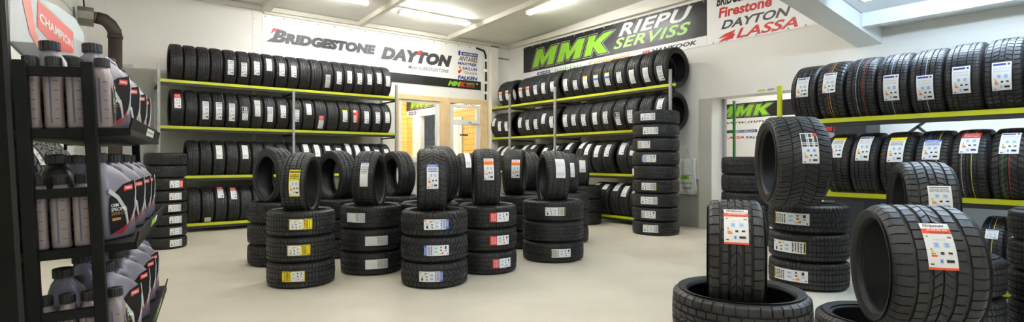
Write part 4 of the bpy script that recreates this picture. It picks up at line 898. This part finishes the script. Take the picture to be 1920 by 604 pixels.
# lettering follows the board, so it foreshortens by itself
vt = inv(73, 22)[1]; vb = inv(73, 40)[1]
put_text(mb, 'CHAMPION', inv(73, 30)[0], inv(135, 78)[0], vb, vt, WHV, fn=lambda x, y, z: hb(x, y, .0026), off=.03)
va, vc = inv(74, 69)[1], inv(74, 77)[1]
put_text(mb, 'CHAMPION', inv(73, 72)[0], inv(100, 88)[0], vc, va, WHV, fn=lambda x, y, z: hb(x, y, .0026), off=.02)
put_text(mb, 'gt on Weekend', inv(112, 4)[0], inv(140, 30)[0], inv(125, 13)[1] - .01, inv(125, 13)[1] + .025, BLK, fn=lambda x, y, z: hb(x, y, .0026), off=.0)
mb.build('header_print', hd_)
for y, px_ in ((.30, 40), (1.3, 130)):
    mb = MB(); mb.bar((hx - .012, y, 1.25), (hx - .012, y, inv(px_, 95)[1]), .02, .012, BLK); mb.bar((hx - .012, y, 1.28), (-.19, y, 1.28), .02, .012, BLK); mb.build('header_bracket', st)
# ---------------- bottles
PLA = mat('mauve_grey_plastic', srgb(150, 138, 142), .36, metal=.15, spec=.5, noise=(3, .05)); PLB = mat('grey_plastic', srgb(132, 128, 142), .34, metal=.2, noise=(3, .05)); PLK = mat('black_plastic', (.016, .016, .018, 1), .35)
CAPM = mat('cap_black', (.02, .02, .022, 1), .4); TICK = mat('level_tick', srgb(84, 78, 84), .5); BLV = mat('level_window', srgb(86, 92, 128), .3)
def srect(w, d, z, r=.3, cx=0, cy=0, n=24):
    p = []
    for k in range(n):
        t = 2 * PI * (k + .5) / n; c, s = math.cos(t), math.sin(t); e = r * 1.0
        p.append((cx + w / 2 * math.copysign(abs(c) ** e, c), cy + d / 2 * math.copysign(abs(s) ** e, s), z))
    return p
def cap_mesh(r, h):
    mb = MB(); n = 36; rings = []
    for zz_, rr in ((0, r), (h * .12, r), (h * .88, r), (h, r * .9)): rings.append([(rr * (1 - .045 * (k % 2)) * math.cos(2 * PI * k / n), rr * (1 - .045 * (k % 2)) * math.sin(2 * PI * k / n), zz_) for k in range(n)])
    mb.loft(rings, CAPM, smooth=False); mb.box(-r * .25, r * .25, -r * .12, r * .12, h, h + .002, CAPM); return mb.mesh('cap')
def small_body():
    mb = MB(); w, d = .062, .100
    mb.loft([srect(w * .9, d * .94, 0, .5), srect(w, d, .008, .45), srect(w * .98, d, .10, .45), srect(w, d, .17, .45), srect(w * .94, d * .96, .200, .5), srect(w * .80, d * .74, .219, .7), srect(.046, .046, .230, 1), srect(.042, .042, .240, 1)], PLA)
    return mb.mesh('body')
def level_mesh():
    mb = MB(); mb.box(-.008, -.003, -.0510, -.0495, .02, .19, BLV)
    for k in range(5): mb.box(.006, .018, -.0511, -.0497, .035 + .035 * k, .0375 + .035 * k, TICK)
    return mb.mesh('level_window')
DRED = mat('print_dark_red', srgb(150, 34, 36), .4)
def label_print(w0, w1, z0, z1, x, txt, band):
    """front label on the +x face: black field, silver sweep, red flash, lettering"""
    mb = MB(); P = lambda u, v, k=0: (x + .0008 + k, w0 + (w1 - w0) * u, z0 + (z1 - z0) * v)
    def pol(pts, m, k): mb.add([P(u, v, k) for u, v in pts], [tuple(range(len(pts)))], m)
    pol([(.06, .70), (.02, .40), (.05, .02), (.45, .0), (.74, .16), (.93, .46), (1, .80), (.97, 1), (.55, .93)], BLK, 0)
    pol([(.05, .02), (.45, .0), (.74, .16), (.90, .40), (.70, .20), (.45, .10)], DRED, .0006)
    pol([(.0, .80), (.30, .66), (.56, .40), (.62, .14), (.68, .18), (.64, .46), (.38, .72), (.06, .88)], HB, .0010)
    pol([(.97, 1), (1, .80), (.93, .46), (.80, .24), (.84, .22), (.97, .42), (1.03, .78), (1.0, 1)], HB, .0010)
    pol([(.56, .80), (.88, .82), (.90, .92), (.58, .90)], REDV, .0012)
    put_text(mb, 'CHAMPION', .60, .87, .835, .885, WHV, fn=lambda a, b, c: P(a, b, .0016), off=.02)
    l1, l2, l3 = txt
    put_text(mb, l1, .08, .34, .52, .58, WHV, fn=lambda a, b, c: P(a, b, .0016), off=.01); put_text(mb, l2, .08, .62, .44, .50, WHV, fn=lambda a, b, c: P(a, b, .0016), off=.01); put_text(mb, l3, .08, .56, .36, .42, band, fn=lambda a, b, c: P(a, b, .0016), off=.01)
    pol([(.10, .26), (.40, .26), (.40, .31), (.10, .31)], band, .0012)
    return mb.mesh('label')
GOLD = mat('print_gold', srgb(170, 130, 70), .4); VIO = mat('print_violet', srgb(110, 80, 170), .4)
def jug_body(m):
    mb = MB(); w, d = .112, .185
    mb.loft([srect(w * .92, d * .94, 0, .4), srect(w, d, .010, .36), srect(w, d, .18, .36), srect(w * .98, d * .98, .225, .38), srect(w * .86, d * .72, .265, .45, 0, -.022), srect(w * .66, d * .46, .295, .6, 0, -.045), srect(.058, .058, .306, 1, 0, -.05), srect(.056, .056, .318, 1, 0, -.05)], m)
    return mb.mesh('body')
def jug_handle(m):
    mb = MB(); mb.tube([(0, -.015, .285), (0, .025, .300), (0, .062, .285), (0, .084, .245), (0, .088, .20), (0, .086, .16)], [.015, .014, .014, .015, .016, .012], m, 12); return mb.mesh('handle')
SM = dict(body=small_body(), lvl=level_mesh(), cap=cap_mesh(.026, .034), lab={})
JG = dict(body=jug_body(PLB), bodyk=jug_body(PLK), h=jug_handle(PLB), hk=jug_handle(PLK), cap=cap_mesh(.034, .036))
TX = {'oem': (('OEM', 'SPECIFIC', '5W30 C3'), GOLD), 'new': (('NEW', 'ENERGY', '5W40'), VIO)}
LB = {(s, k): label_print(-.042 if s == 's' else -.082, .042 if s == 's' else .080, .02, .185 if s == 's' else .235, .031 if s == 's' else .056, *TX[k]) for s in 'sj' for k in TX}
def bottle(kind, x, y, z, txt, lab, group, rot=0, dark=False):
    M = MO @ Matrix.Translation((x, y, z + .001)) @ Matrix.Rotation(rot, 4, 'Z')
    e = empty('oil_bottle' if kind == 's' else 'oil_jug', M, lab, 'oil bottle', group)
    if kind == 's':
        obj('body', SM['body'], e); obj('level_window', SM['lvl'], e); obj('cap', SM['cap'], e, Matrix.Translation((0, 0, .238))); obj('label', LB[('s', txt)], e)
    else:
        obj('body', JG['bodyk' if dark else 'body'], e); obj('handle', JG['hk' if dark else 'h'], e); obj('cap', JG['cap'], e, Matrix.Translation((0, -.05, .316))); obj('label', LB[('j', txt)], e)
NT = ('top tray', 'middle tray', 'bottom tray')
for t, z in enumerate(TR_):
    for i, x in enumerate((-.178, -.112, -.046, .034)):
        if t == 1 and i == 3: continue
        bottle('s', x, .077, z, 'oem', 'small grey-mauve oil bottle, front of the %s, %s' % (NT[t], ('behind the outer post', 'between the posts nearer the outer post', 'between the posts nearer the inner post', 'outside the inner post')[i]), 'small oil bottles at the stand end')
    for j, (ya, yb, k, kd) in enumerate(((.255, .258, 'oem', 'j'), (.44, .44, 'oem', 's'), (.60, .622, 'new', 'j'), (.78, .80, 'oem', 's'), (.935, .965, 'oem', 'j'), (1.15, 1.19, 'new', 'j'), (1.315, 0, 'new', 's'))):
        for i in (0, 1):
            if i and j == 6: continue
            dark = (t == 1 and j == 0 and i == 0)
            bottle(kd, (-.145, .010)[i], (ya, yb)[i] - (.03 if t == 1 and i and j == 0 else 0), z, k, '%s %s on the %s, %s row in, %s' % ('black' if dark else 'grey', 'oil jug with handle' if kd == 'j' else 'slim oil bottle', NT[t], ORD[j + 1], ('wall side', 'label side')[i]), 'oil containers on the %s' % NT[t], rot=math.radians(-28) if i and kd == 'j' else 0, dark=dark)
# tall black upright at the very edge
ed = Vector((CS * -1.828 + SN * 1.93, -SN * -1.828 + CS * 1.93, 0))
M2 = frame(ex, ey, (0, 0, 1), ed) @ Matrix.Translation((0, 0, 1.18)) @ LEAN @ Matrix.Translation((0, 0, -1.18))
ps = empty('steel_upright', M2, 'tall black steel upright at the frame edge beside the oil stand', 'post')
mb = MB(); mb.box(-.045, .025, -.02, .02, .016, 2.3, BLK); mb.build('upright', ps, bevel=.003); mb = MB(); mb.box(-.06, .03, -.06, .06, 0.006, .016, BLK); mb.build('base_plate', ps)
mb = MB(); mb.box(.012, .027, -.024, -.02, .3, 2.25, mat('edge_strip', srgb(40, 40, 42), .3)); mb.build('edge_strip', ps)
